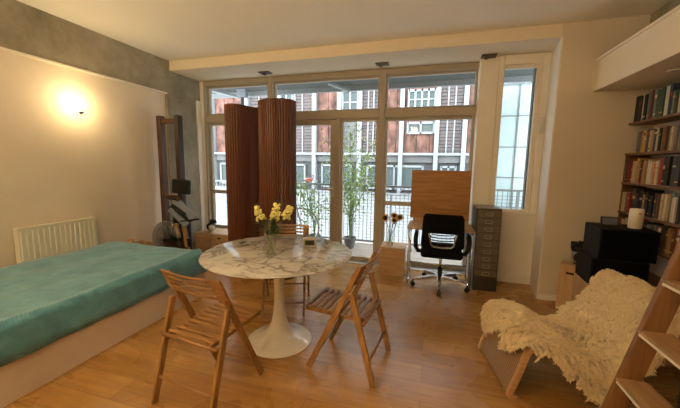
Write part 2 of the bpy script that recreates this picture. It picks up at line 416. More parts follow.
# glazed door leaf
d = MB(); x0, x1 = -2.45, -1.41
d.b2(x0, x0+.08, 4.59, 4.65, .02, 2.17).b2(x1-.09, x1, 4.59, 4.65, .02, 2.17).b2(x0+.08, x1-.09, 4.59, 4.65, 2.09, 2.17).b2(x0+.08, x1-.09, 4.59, 4.65, .02, .14)
door = struct(d.build('door_1', M['frame'], bevel=.005))
MB().b2(x0+.08, x1-.09, 4.616, 4.624, .14, 2.09).build('glass_pane', M['glass'], door)
h = MB().b2(-1.475, -1.435, 4.582, 4.59, 1.0, 1.17).tube([(-1.455, 4.585, 1.12), (-1.455, 4.54, 1.12), (-1.50, 4.535, 1.12), (-1.60, 4.535, 1.115)], .014, 8).lathe([(.012, -.012), (.012, .0)], (-1.455, 4.585, 1.035), 12, 'y')
soft(h.build('door_handle', M['nickel'], door))
struct(MB().b2(-2.535, .525, 4.48, 4.72, -.012, .018).build('trim_11', M['steel'], bevel=.004))   # threshold

# narrow side casement over a panelled dado
struct(MB().b2(.735, 1.29, 4.40, 4.50, 0, .91).build('wall_dado', M['trimwhite']))
struct(MB().b2(.735, 1.285, 4.385, 4.40, 0, .085).build('baseboard_dado', M['trimwhite'], bevel=.003))
w7 = MB()
for a, b_, c_, d_ in ((.735, .79, .91, ZS), (1.205, 1.285, .91, ZS), (.79, 1.205, .91, .94), (.79, 1.205, 2.73, ZS)):
    w7.b2(a, b_, 4.38, 4.46, c_, d_)
w7 = struct(w7.build('window_7', M['trimwhite'], bevel=.006))
q = MB()
for a, b_, c_, d_ in ((.79, .80, .94, 2.73), (1.155, 1.205, .94, 2.73), (.80, 1.155, .94, .965), (.80, 1.155, 2.685, 2.73)):
    q.b2(a, b_, 4.40, 4.44, c_, d_)
q.build('sash', M['white'], w7, bevel=.004)
MB().b2(1.135, 1.155, 4.44, 4.50, .965, 2.685).build('inner_bead', M['galv'], w7)
MB().b2(.80, 1.155, 4.417, 4.423, .965, 2.685).build('glass_pane', M['glass'], w7)
q = MB().b2(1.226, 1.250, 4.368, 4.38, 1.90, 2.10).tube([(1.238, 4.372, 2.05), (1.238, 4.345, 2.05), (1.238, 4.343, 1.92)], .008, 8)
q.build('window_handle', M['trimwhite'], w7, smooth=True)
# white jamb lining of the reveal and its boxed pipe
struct(MB().prism([(1.228, YF-.004), (1.243, YF-.004), (1.294, 4.378), (1.280, 4.378)], 'z', 0, ZS-.002).build('trim_12', M['trimwhite']))
# dark brackets under the soffit
for i, (x, lab) in enumerate(((-2.45, 'left of the three dark metal brackets under the soffit, above the brown screens'),
                              (-.70, 'middle dark metal bracket under the soffit, above the central window post'),
                              (.60, 'right dark metal bracket under the soffit, above the white window post'))):
    t = thing('bracket', lab, 'bracket', (x, 4.34, ZS), 0, 'dark brackets under the soffit')
    MB().b2(-.085, .085, -.06, .06, -.016, 0).build('plate', M['dark_metal'], t, bevel=.002)
    MB().b2(-.045, -.005, -.03, .04, -.035, -.012).build('hook', M['dark_metal'], t, bevel=.002)

# ------------------------------------------------------------------ outside
struct(MB().b2(-6, 3.2, 4.72, 5.95, -.10, -.015).build('balcony_deck', M['decking']))
struct(MB().b2(-6, 3.2, 4.76, 5.92, 2.96, 3.06).build('balcony_canopy', M['corrug']))
struct(MB().b2(-6, 3.2, 5.86, 5.92, 2.87, 2.96).build('balcony_fascia', M['whiteframe']))
rl = thing('balcony_railing', 'galvanised balcony railing with wire mesh panels beyond the glass doors', 'railing', (0, 5.8, 0))
MB().b2(-5.9, 3.1, -.03, .03, 1.09, 1.125).build('top_rail', M['galv'], rl, bevel=.004)
MB().b2(-5.9, 3.1, -.02, .02, .03, .06).build('bottom_rail', M['galv'], rl)
px = [-5.5, -4.2, -2.9, -1.45, .0, 1.4, 2.8]
for x in px: MB().b2(x-.022, x+.022, -.022, .022, -.015, 1.09).build('post', M['galv'], rl)
for a, b_ in zip(px, px[1:]):
    q = MB(); n = int((b_-a)/.075)
    for k in range(1, n): x = a+(b_-a)*k/n; q.b2(x-.005, x+.005, -.004, .004, .06, 1.09)
    z = .11
    while z < 1.07: q.b2(a+.022, b_-.022, -.003, .001, z-.003, z+.003); z += .06
    q.build('wire_mesh_panel', M['galv'], rl)
# diagonal canopy struts
for (p0, p1, lab) in (((-4.35, 5.55, 2.95), (-3.85, 5.84, 2.84), 'white diagonal strut under the canopy seen through the far left pane'),
                      ((-1.86, 5.55, 2.95), (-1.55, 5.84, 2.86), 'white diagonal strut under the canopy above the glass door')):
    t = tag(MB().bar(p0, p1, .05, .05).build('canopy_strut', M['whiteframe']), lab, 'strut', 'canopy struts')
t = thing('canopy_post', 'grey steel post holding up the canopy behind the left pane', 'post', (-3.72, 5.66, 0))
MB().lathe([(.035, -.015), (.035, 2.80)], n=14).build('shaft', M['galv'], t, smooth=True)
MB().b2(-.10, .10, -.04, .04, 2.80, 2.96).build('head_bracket', M['galv'], t)

# building opposite
YO = 11.0
bd = thing('building', 'long building across the yard with rusty red panels, plum boarding and white frames', 'building', (0, YO, 0))
MB().b2(-13, 7.5, .12, 4, -4, 5.3).build('wall', M['render'], bd)
random.seed(3)
xs = [-12.6, -10.2, -8.6, -7.0, -5.6, -4.2, -3.25, -2.5, -1.75, -1.05, .1, .95, 1.55, 3.2, 5.2, 7.2]
MB().b2(-13, 7.5, -.12, .12, 1.84, 1.92).build('floor_band', M['whiteframe'], bd)
MB().b2(-13, 7.5, -.5, .12, 5.3, 5.6).build('floor_band', M['whiteframe'], bd)
for x in xs: MB().b2(x-.07, x+.07, -.14, .12, -3.5, 5.3).build('column', M['whiteframe'], bd)
def facade(x0, x1, z0, z1, kind):
    if kind == 'plum':
        q = MB(); z = z0
        while z < z1: q.box(((x0+x1)/2, .05, z+.055), (x1-x0, .05, .10), Euler((R(-10), 0, 0))); z += .11
        q.build('boarding', M['plum'], bd)
        q = MB()
        for k in (1, 2): x = x0+(x1-x0)*k/3; q.b2(x-.02, x+.02, -.02, .06, z0, z1)
        q.build('batten', M['whiteframe'], bd)
    if kind == 'rust':
        q = MB(); x = x0
        while x < x1-.05: q.b2(x+.01, min(x+.42, x1)-.01, .02+.02*random.random(), .10, z0, z1); x += .42
        q.build('rust_panel', M['rust'], bd)
def fwin(x0, x1, z0, z1, nx, nz):
    q = MB(); q.b2(x0, x1, -.04, .06, z0, z0+.07).b2(x0, x1, -.04, .06, z1-.07, z1)
    for k in range(nx+1): x = x0+(x1-x0)*k/nx; q.b2(x-.03, x+.03, -.04, .06, z0, z1)
    for k in range(1, nz): z = z0+(z1-z0)*k/nz; q.b2(x0, x1, -.03, .06, z-.02, z+.02)
    f = q.build('window_frame', M['whiteframe'], bd)
    MB().b2(x0+.02, x1-.02, .0, .02, z0+.04, z1-.04).build('pane', M['darkglass'], f)
seq = ['rust', 'plum', 'rust', 'plum', 'plum', 'rust', 'none', 'plum', 'rust', 'rust', 'plum', 'rust', 'plum', 'rust', 'plum']
for i in range(len(xs)-1):
    a, b_ = xs[i]+.09, xs[i+1]-.09
    facade(a, b_, 1.88, 5.3, seq[i])
    facade(a, b_, -1.6, .55, 'plum' if i % 2 else 'none')
    MB().b2(a, b_, -.02, .11, 1.60, 1.84).build('spandrel', M['render'], bd)
fwin(-.85, .0, 3.35, 4.0, 4, 2); fwin(-.85, .0, 2.55, 2.95, 2, 1)
fwin(-3.15, -2.6, 3.25, 4.1, 2, 2); fwin(-6.0, -5.0, 3.2, 4.2, 3, 2); fwin(1.3, 2.2, 3.3, 4.1, 3, 2)
fwin(-9.6, -8.9, 3.2, 4.2, 2, 2); fwin(-7.9, -7.0, 2.4, 3.0, 3, 1)
for a, b_ in ((-4.0, -2.7), (-2.3, -.2), (.2, .85), (-6.3, -4.5), (-8.4, -6.8)):
    fwin(a+.1, b_-.1, .65, 1.5, 2, 1)
# pale yard and screen wall between
struct(MB().b2(-14, 9, 5.97, 11, -4.1, -4.0).build('yard_ground', M['yard']))
t = thing('screen_wall', 'pale translucent panel wall below the building, behind the balcony railing', 'wall', (0, 8.2, 0))
q = MB(); x = -9
while x < 6: q.b2(x+.015, x+.985, 0, .05, -4, .72); x += 1
q.build('panel', M['panelgrey'], t)
MB().b2(-9, 6, -.02, .07, .72, .77).build('coping', M['galv'], t)
# pale blue gridded screen seen through the side casement
t = thing('privacy_screen', 'pale blue translucent gridded screen seen through the narrow side window', 'screen', (0, 6.15, 0))
q = MB(); 
for i in range(5):
    for k in range(7): q.b2(.97+i*.42, .97+i*.42+.405, 0, .02, -.8+k*.53, -.8+k*.53+.515)
q.build('panel', M['paleblue'], t)
q = MB()
for i in range(6): q.b2(.955+i*.42, .972+i*.42, -.02, .03, -.85, 2.95)
for k in range(8): q.b2(.96, 3.07, -.02, .03, -.817+k*.53, -.800+k*.53)
q.build('frame', M['whiteframe'], t)

# potted shrubs on the balcony
def shrub(loc, h, r, nl, label, seed):
    rd = random.Random(seed)
    t = thing('potted_shrub', label, 'plant', loc, 0, 'potted shrubs on the balcony')
    soft(MB().lathe([(.08, 0), (.11, .17), (.12, .17), (.12, .20), (.10, .20), (.10, .17), (.02, .16)], n=20).build('pot', M['terracotta'], t))
    q = MB(); lf = MB()
    for k in range(9):
        a = rd.uniform(0, 2*PI); rr = r*rd.uniform(.3, 1); hh = h*rd.uniform(.6, 1)
        pts = [Vector((0, 0, .16)), Vector((rr*.06*math.cos(a), rr*.06*math.sin(a), .16+hh*.25)), Vector((rr*math.cos(a), rr*.6*math.sin(a), hh))]
        q.tube(pts, [.008, .006, .003], 5)
        for j in range(nl//9):
            f = rd.uniform(.0, 1); p = pts[1].lerp(pts[2], f**.8)
            p = p+Vector([rd.gauss(0, .10) for _ in range(3)])
            p.z = max(.3, p.z); p.y = min(p.y, .22)
            lf.leaf(p, Vector([rd.uniform(-1, 1) for _ in range(3)]), rd.uniform(.05, .09), .03, Vector((rd.uniform(-1, 1), rd.uniform(-1, 1), 1)))
    q.build('stem', M['stem'], t); lf.build('foliage', M['shrub'], t, keep=True)
shrub((-1.38, 5.42, -.015), 2.15, .55, 1000, 'tall leafy shrub in a pot behind the fixed pane right of the glass door', 1)
shrub((-2.05, 5.36, -.015), 1.45, .45, 380, 'leafy potted shrub behind the glass door, left of the taller one', 2)
t = thing('pink_ornament', 'pink plastic ornament among the shrub leaves behind the glass door', 'ornament', (-2.32, 5.74, 1.125))
MB().ico((0, 0, .06), .06, 2, (1.5, .7, .7)).build('body', M['pink'], t, smooth=True)
MB().tube([(.07, 0, .07), (.11, 0, .12), (.10, 0, .16), (.07, 0, .15)], .011, 8).build('neck', M['pink'], t, smooth=True)
MB().tube([(0, 0, 0), (0, 0, .05)], .008, 6).build('foot', M['pink'], t)

# bicycle
bk = thing('bicycle', 'bicycle parked on the balcony, one wheel showing behind the glass door', 'bicycle', (-2.26, 5.25, .355))
def wheel(x):
    n = 40; ring = lambda r: [(x+r*math.cos(2*PI*k/n), 0, r*math.sin(2*PI*k/n)) for k in range(n)]
    w = MB().tube(ring(.335), .020, 8, True).build('wheel', M['steel'], bk, smooth=True)
    q = MB()
    for k in range(16): a = 2*PI*k/16; q.tube([(x, 0, 0), (x+.33*math.cos(a), 0, .33*math.sin(a))], .0015, 4)
    q.lathe([(.02, -.04), (.02, .04)], (x, 0, 0), 10, 'y'); q.build('spokes', M['steel'], w)
wheel(0); wheel(-1.0)
MB().tube([(-1, 0, 0), (-.58, 0, -.04), (-.72, 0, .5)], .014, 8).tube([(-1, 0, 0), (-.70, 0, .40)], .009, 8).tube([(-.58, 0, -.04), (-.13, 0, .42)], .015, 8).tube([(-.71, 0, .42), (-.14, 0, .50)], .014, 8).build('bike_frame', M['paleblue'], bk, smooth=True)
MB().tube([(0, 0, 0), (-.12, 0, .42), (-.155, 0, .56)], .013, 8).build('fork', M['steel'], bk, smooth=True)
MB().tube([(-.12, -.16, .60), (-.155, -.1, .58), (-.155, .1, .58), (-.12, .16, .60)], .011, 8).build('handlebar', M['blackplastic'], bk, smooth=True)
MB().ico((-.74, 0, .52), .1, 2, (1.2, .6, .25)).build('saddle', M['blackplastic'], bk, smooth=True)

# ------------------------------------------------------------------ bed
bed = thing('daybed', 'low daybed with a plain cream board base along the left wall', 'bed', (0, 0, 0))
MB().b2(-3.74, -2.43, -.35, 2.86, 0, .275).build('bed_base', M['bedbase'], bed, bevel=.004)
MB().b2(-3.73, -2.45, -.33, 2.85, .275, .47).build('mattress', M['trimwhite'], bed, bevel=.04, seg=4)
random.seed(5)
def coverlet():
    bm = bmesh.new(); x0, x1, y0, y1 = -3.735, -2.422, -.36, 2.87
    # cross section over the near edge with hanging side
    sec = [(x0, .44)] + [(x0+.01+(x1-.07-x0)*t/20, .515) for t in range(21)]
    for k in range(1, 7): a = PI/2*k/6; sec.append((x1-.06+.06*math.sin(a), .455+.06*math.cos(a)))
    sec += [(x1+.006, .40), (x1+.008, .34), (x1+.010, .285)]
    NY = 90; rows = []
    for j in range(NY+1):
        f = j/NY; y = y0+(y1-y0)*f; row = []
        for i, (x, z) in enumerate(sec):
            e = min(y1-y, y-y0); drop = 0
            if e < .06: drop = .06-math.sqrt(max(0, .06**2-(.06-e)**2))
            wob = .006*math.sin(y*7+x*5)+.004*math.sin(x*13-y*4)+.003*random.uniform(-1, 1)
            zz = z+wob-drop-(.018*f if i < 22 else 0)+(.02*max(0, (y-1.2))/1.6 if 0 < i < 24 else 0)
            if i == len(sec)-1: zz = .272+.004*math.sin(y*19)
            row.append(bm.verts.new((x+(wob*.6 if i > 24 else 0), y, zz)))
        rows.append(row)
    rows.append([bm.verts.new((v.co.x, y1+.004, max(.29, v.co.z-.16))) for v in rows[-1]])
    for a, b_ in zip(rows, rows[1:]):
        for k in range(len(sec)-1): bm.faces.new((a[k], a[k+1], b_[k+1], b_[k]))
    me = bpy.data.meshes.new('coverlet'); bm.to_mesh(me); bm.free(); me.materials.append(M['teal'])
    for p in me.polygons: p.use_smooth = True
    o = bpy.data.objects.new('coverlet', me); COL.objects.link(o)
    md = o.modifiers.new('Solidify', 'SOLIDIFY'); md.thickness = .006; md.offset = 1
    return o
tag(coverlet(), 'teal quilted coverlet spread over the mattress of the daybed', 'bedspread')

# radiator
rd_ = thing('radiator', 'cream panel radiator on the left wall behind the bed', 'radiator', (-3.848, 1.935, .035))
q = MB(); n = 15
q.b2(.085, .092, 0, .72, .24, .80)
for k in range(n):
    y = .024+k*(.72-.048)/(n-1); q.prism([(.09, y-.016), (.102, y-.009), (.102, y+.009), (.09, y+.016)], 'z', .26, .78)
q.build('front_panel', M['rad'], rd_)
MB().b2(.03, .037, 0, .72, .24, .80).build('back_panel', M['rad'], rd_)
q = MB().b2(.028, .098, -.002, .722, .80, .812)
q.build('top_grille', M['rad'], rd_, bevel=.002)
for y in (-.004, .716): MB().b2(.03, .095, y, y+.008, .24, .80).build('side_cover', M['rad'], rd_, bevel=.002)
MB().tube([(.05, -.03, -.03), (.05, -.03, .28), (.05, .0, .28)], .011, 8).build('pipe', M['rad'], rd_, smooth=True)
for y in (.15, .57): MB().b2(.003, .03, y-.02, y+.02, .35, .7).build('wall_bracket', M['rad'], rd_)

# sconce
sc = thing('wall_sconce', 'small glowing wall lamp with a chrome arm on the left wall', 'light', (-3.85, 2.66, 2.06))
MB().lathe([(.032, .0), (.032, .012), (.012, .018)], n=20, axis='x').build('wall_plate', M['chrome'], sc, smooth=False)
MB().tube([(.01, 0, 0), (.05, -.01, -.012), (.075, -.03, -.01), (.08, -.045, .0)], .006, 8).build('arm', M['chrome'], sc, smooth=True)
MB().lathe([(.012, -.01), (.025, 0), (.042, .03), (.048, .06), (.042, .09), (.02, .115), (.001, .12)], (.085, -.05, 0), 24).build('glass_shade', M['bulb'], sc, smooth=True)

# ------------------------------------------------------------------ rowing machine stored upright
rw = thing('rowing_machine', 'wooden water rowing machine stored upright against the concrete column', 'rowing machine', (-3.66, 3.62, 0))
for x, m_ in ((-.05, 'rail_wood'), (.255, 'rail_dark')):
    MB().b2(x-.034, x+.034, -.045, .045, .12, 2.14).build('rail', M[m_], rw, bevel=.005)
MB().b2(-.016, .206, -.03, .03, 2.03, 2.10).build('end_crossbar', M['rail_wood'], rw, bevel=.004)
MB().b2(-.016, .206, -.03, .03, .98, 1.03).build('middle_crossbar', M['rail_wood'], rw, bevel=.004)
MB().b2(-.095, -.084, -.03, .03, 1.92, 2.0).build('rubber_stop', M['blackplastic'], rw, bevel=.003)
st = MB().box((.375, -.13, 1.165), (.29, .055, .20), Euler((0, R(3), 0))).build('seat', M['blackplastic'], rw, bevel=.022, seg=4)
MB().b2(.21, .29, -.10, -.045, 1.10, 1.22).build('seat_carriage', M['blackplastic'], st)
fb = MB().box((.41, -.17, .80), (.35, .03, .22), Euler((R(-30), R(38), 0))).build('footboard', M['greypad'], rw, bevel=.008)
MB().box((.37, -.195, .86), (.24, .012, .03), Euler((R(-22), R(30), 0))).build('foot_strap', M['blackplastic'], fb)
MB().box((.45, -.195, .76), (.24, .012, .03), Euler((R(-22), R(30), 0))).build('foot_strap', M['blackplastic'], fb)
MB().tube([(.16, -.14, .98), (.20, -.20, 1.0), (.30, -.20, 1.0), (.33, -.14, .97)], .012, 8).build('handle_hooks', M['blackplastic'], rw, smooth=True)
MB().tube([(.40, -.22, .70), (.68, -.18, .74)], .013, 10).build('handle', M['blackplastic'], rw, smooth=True)
MB().lathe([(.02, -.09), (.23, -.085), (.27, -.05), (.275, 0), (.27, .05), (.23, .085), (.02, .09)], (.17, -.16, .42), 36, 'y').build('water_tank', M['tank'], rw, smooth=True)
MB().lathe([(.02, -.05), (.22, -.045), (.225, 0), (.22, .045), (.02, .05)], (.17, -.16, .42), 30, 'y').build('tank_water', M['tank'], rw, smooth=True)
q = MB()
for k in range(6):
    a = k*PI/3; q.box((.17+.1*math.cos(a), -.16, .42+.1*math.sin(a)), (.2, .05, .012), Euler((0, -a, 0)))
q.lathe([(.03, -.10), (.03, .10)], (.17, -.16, .42), 14, 'y'); q.build('paddle', M['blackplastic'], rw)
for x in (.37, .49): MB().bar((x+.02, -.17, .02), (x-.05, -.19, .66), .05, .04).build('frame_leg', M['beech_z'], rw, bevel=.004)
MB().b2(-.09, .50, -.20, .05, 0, .12).build('foot_block', M['rail_wood'], rw, bevel=.004)

MB().b2(.20, .44, -.13, -.05, .12, .78).b2(.24, .50, -.20, -.12, .30, .46).build('drive_housing', M['blackplastic'], rw, bevel=.01)
MB().tube([(.22, -.20, .88), (.30, -.23, .90), (.38, -.24, .84), (.46, -.24, .82), (.52, -.22, .74)], .014, 8).build('strap_roll', M['blackplastic'], rw, smooth=True)

# wooden magazine crate at the bed end
cr = thing('wooden_crate', 'small wooden slatted crate on the floor past the far end of the bed', 'crate', (-3.70, 3.12, 0))
for (a, b_, c_, d_) in ((-.12, -.105, -.15, .15), (.105, .12, -.15, .15), (-.105, .105, -.15, -.135), (-.105, .105, .135, .15)):
    q = MB()
    for k in range(4): q.b2(a, b_, c_, d_, .01+k*.105, .10+k*.105)
    q.build('side_slats', M['ply'], cr)
MB().b2(-.12, .12, -.15, .15, 0, .01).build('bottom', M['ply'], cr)
for (x, y, h_, lab) in ((-.05, -.04, .50, 'round-topped light wooden block standing in the crate past the bed'), (.05, .05, .46, 'shorter light wooden block standing in the crate past the bed')):
    q = MB(); pr_ = [(x-.035, .0), (x+.035, .0)]+[(x+.035*math.cos(a*PI/8), h_-.035-.01+.035*math.sin(a*PI/8)) for a in range(9)]
    q.prism(pr_, 'y', y-.02, y+.02)
    o = q.build('wooden_block', M['bentwood'], bevel=.002); o.location = (-3.70, 3.12, .011); tag(o, lab, 'block')

# window boxes and ornament
def hole_box(name, x0, x1, y0, y1, h, label, rz=0, face='y', m='ply', loc=None, group=None):
    cx, cy = (x0+x1)/2, (y0+y1)/2; w_, d_ = x1-x0, y1-y0
    t = thing(name, label, 'box', (cx, cy, 0), rz, group)
    th = .012
    MB().b2(-w_/2, w_/2, -d_/2, -d_/2+th, 0, h-th).b2(-w_/2, w_/2, d_/2-th, d_/2, 0, h-th).b2(-w_/2, -w_/2+th, -d_/2+th, d_/2-th, 0, h-th).b2(w_/2-th, w_/2, -d_/2+th, d_/2-th, 0, h-th).build('box_sides', M[m], t, bevel=.002)
    MB().b2(-w_/2, w_/2, -d_/2, d_/2, h-th, h).build('top', M[m], t, bevel=.002)
    z = h*.82
    if face == 'y': MB().b2(-.035, .035, -d_/2-.002, -d_/2+.004, z-.011, z+.011).build('hand_hole', M['blackplastic'], t)
    if face == 'x': MB().b2(-w_/2-.002, -w_/2+.004, -.035, .035, z-.011, z+.011).build('hand_hole', M['blackplastic'], t)
    return t
hole_box('storage_box', -3.66, -3.37, 4.12, 4.50, .37, 'left of two low wooden boxes under the left window, ornament on top', face='n')
hole_box('storage_box', -3.355, -3.03, 4.12, 4.50, .37, 'right of two low wooden boxes under the left window, with a hand hole')
on = thing('ornament', 'small black and white animal ornament on the box by the left window', 'ornament', (-3.47, 4.28, .37)); on.scale = (1.35, 1.35, 1.35)
MB().ico((0, 0, .055), .055, 2, (1.1, .75, 1)).build('body', M['blackplastic'], on, smooth=True)
MB().ico((.035, -.03, .05), .045, 2, (.9, .7, .9)).build('belly', M['trimwhite'], on, smooth=True)
MB().ico((.04, -.005, .125), .036, 2, (1.3, .9, .8)).build('head', M['blackplastic'], on, smooth=True)
MB().tube([(.075, -.01, .125), (.10, -.012, .115)], [.012, .003], 6).build('nose', M['blackplastic'], on)

# ------------------------------------------------------------------ tambour screens
def screen(name, path, h, label, slat=.030):
    cx = sum(p[0] for p in path)/len(path); cy = sum(p[1] for p in path)/len(path)
    t = thing(name, label, 'screen', (cx, cy, 0), 0, 'tambour screens')
    # resample catmull-rom
    P = [Vector((x-cx, y-cy, 0)) for x, y in path]; pts = []
    for i in range(len(P)-1):
        p0, p1, p2, p3 = P[max(i-1, 0)], P[i], P[i+1], P[min(i+2, len(P)-1)]
        for k in range(40):
            u = k/40; pts.append(.5*((2*p1)+(p2-p0)*u+(2*p0-5*p1+4*p2-p3)*u*u+(3*p1-p0-3*p2+p3)*u**3))
    pts.append(P[-1])
    out = [pts[0]]; acc = 0
    for a, b_ in zip(pts, pts[1:]):
        acc += (b_-a).length
        if acc >= slat: out.append(b_); acc = 0
    q = MB()
    for a, b_ in zip(out, out[1:]):
        d_ = b_-a; ang = math.atan2(d_.y, d_.x); c = (a+b_)/2; w_ = d_.length
        n = Vector((-math.sin(ang), math.cos(ang), 0)); e = Vector((math.cos(ang), math.sin(ang), 0))
        prof = [(-.49, -.1), (-.34, -.75), (0, -1), (.34, -.75), (.49, -.1), (.49, .1), (.34, .75), (0, 1), (-.34, .75), (-.49, .1)]
        q.prism([tuple((c+e*w_*u+n*.015*v)[:2]) for u, v in prof], 'z', 0, h)
    q.build('slat_wall', M['tambour'], t)
    b = MB()
    for zz in (.012, h-.012):
        pass
    MB().tube([(p.x, p.y, h+.001) for p in out], .0055, 6).build('edge_cord', M['tambour'], t)
    return t
screen('tambour_screen', [(x_*1.056, y_+.19) for x_, y_ in [(-2.22, 3.82), (-2.40, 3.76), (-2.515, 3.58), (-2.475, 3.39), (-2.37, 3.335), (-2.275, 3.41), (-2.235, 3.56), (-2.18, 3.72), (-2.06, 3.80), (-1.93, 3.80)]], 2.242,
       'dark red-brown tambour screen standing in a wave, the left of the two')
cx_, cy_ = -1.915, 3.67
pp = [(cx_+.235*math.cos(a), cy_+.175*math.sin(a)) for a in [R(100+k*20) for k in range(17)]]
screen('tambour_screen', pp, 2.275, 'dark red-brown tambour screen rolled into a column, the right of the two')

# ------------------------------------------------------------------ table
TX, TY, TZ = -1.185, 2.275, .775
tb = thing('dining_table', 'round white pedestal table with a grey-veined marble top', 'table', (TX, TY, 0))
top = MB().lathe([(.001, TZ-.022), (.52, TZ-.022), (.585, TZ-.014), (.604, TZ-.006), (.606, TZ-.003), (.600, TZ), (.001, TZ)], n=96).build('tabletop', M['marble'], tb)
soft(top, 30)
prof = [(.001, 0), (.272, 0), (.275, .008), (.262, .018), (.215, .034), (.165, .055), (.120, .085), (.088, .125), (.064, .18), (.050, .26), (.043, .36), (.042, .46), (.046, .56), (.060, .65), (.085, .71), (.115, .742), (.13, .752), (.001, .752)]
soft(MB().lathe(prof, n=64).build('pedestal', M['lacquer'], tb), 50)

# ------------------------------------------------------------------ folding chairs
def folding_chair(label):
    t = thing('folding_chair', label, 'chair', (0, 0, 0), 0, 'wooden folding chairs around the table')
    def post(y0, y1, z0, z1, x, w, th, name):
        q = MB(); q.bar((x, y0, z0), (x, y1, z1), w, th, (1, 0, 0))
        return q.build(name, M['beech_z'], t, bevel=.006, seg=3)
    H_ = .84
    for s_ in (-1, 1):
        post(.25, -.135, 0.004, H_-.02, s_*.203, .022, .042, 'front_leg')
        post(-.255, -.085, 0.004, .640, s_*.230, .024, .042, 'rear_leg')
    # seat
    q = MB(); n = 10
    for k in range(n):
        y = -.150+k*(.42/(n-1)); z = .452+.012*(k/(n-1)) - .006*math.sin(PI*k/(n-1))
        q.box((0, y, z), (.375, .028, .015))
    q.build('seat', M['beech'], t, bevel=.004)
    for s_ in (-1, 1):
        MB().bar((s_*.168, -.175, .432), (s_*.168, .285, .444), .02, .028).build('seat_rail', M['beech_z'], t, bevel=.003)
    # backrest: five bent slats between end plates
    q = MB()
    def bk(x, z):   # surface position (y) on post line, bowed backwards
        return -.135+.375*(1-(z/.82))*1.0 - .0, 0
    zt = .845; zb = .69
    def P(x, z, off):
        y = .25-.385*(z/.82) - .030*(1-(x/.235)**2) + off
        return Vector((x, y, z))
    N_ = 14
    for k in range(5):
        z0 = zb+.006+k*(zt-zb+.008)/5; z1 = z0+.0165
        dz = .010
        rows = []
        for i in range(N_+1):
            x = -.235+.47*i/N_
            rows.append([q.bm.verts.new(P(x, z, o_)) for z, o_ in ((z0, -.006-.012), (z1, -.006-.012), (z1, .006-.012), (z0, .006-.012))])
        for a, b_ in zip(rows, rows[1:]):
            for j in range(4): q.bm.faces.new((a[j], a[(j+1) % 4], b_[(j+1) % 4], b_[j]))
        q.bm.faces.new(rows[0][::-1]); q.bm.faces.new(rows[-1])
    for s_ in (-1, 1):
        rows = []
        for x in (s_*.175, s_*.19, s_*.21, s_*.24):
            zz0 = zb+(.01 if abs(x) > .22 else 0); zz1 = zt-(.01 if abs(x) > .22 else 0)
            rows.append([q.bm.verts.new(P(x, z, o_)) for z, o_ in ((zz0, -.019), (zz1, -.019), (zz1, -.005), (zz0, -.005))])
        for a, b_ in zip(rows, rows[1:]):
            for j in range(4): q.bm.faces.new((a[j], a[(j+1) % 4], b_[(j+1) % 4], b_[j]))
        q.bm.faces.new(rows[0][::-1]); q.bm.faces.new(rows[-1])
    q.build('backrest', M['beech'], t, bevel=.0025)
    MB().tube([(-.222, -.172, .425), (.222, -.172, .425)], .012, 10).build('rear_seat_bar', M['beech'], t, smooth=True)
    MB().tube([(-.23, -.213, .16), (.23, -.213, .16)], .009, 10).build('rear_stretcher', M['beech'], t, smooth=True)
    MB().tube([(-.203, .194, .12), (.203, .194, .12)], .009, 10).build('front_stretcher', M['beech'], t, smooth=True)
    MB().tube([(-.197, .045, .426), (.197, .045, .426)], .009, 10).build('pivot_bar', M['beech'], t, smooth=True)
    for s_ in (-1, 1):
        MB().lathe([(.007, -.019), (.007, .019)], (s_*.217, -.070, .60), 10, 'x').build('pivot_bolt', M['steel'], t)
    return t
c1 = folding_chair('wooden folding chair left of the pedestal, seen from behind, nearest the camera')
c2 = copy_tree(c1); c2['label'] = 'wooden folding chair right of the pedestal, turned sideways to the marble table'
c3 = copy_tree(c1); c3['label'] = 'wooden folding chair on the far side of the marble table, facing the camera'
c1.location = (-1.334, 1.61, 0); c1.rotation_euler.z = R(-6.8)
c2.location = (-.541, 2.185, 0); c2.rotation_euler.z = R(84.3)
c3.location = (-1.42, 2.875, 0); c3.rotation_euler.z = R(199.6)
cu = MB().lathe([(.001, 0), (.15, 0), (.17, .012), (.172, .03), (.15, .046), (.001, .052)], n=28).build('seat_cushion', M['blackmesh'], smooth=True)
cu.location = (-1.43, 2.86, .468); tag(cu, 'dark round cushion on the seat of the folding chair behind the table', 'cushion')

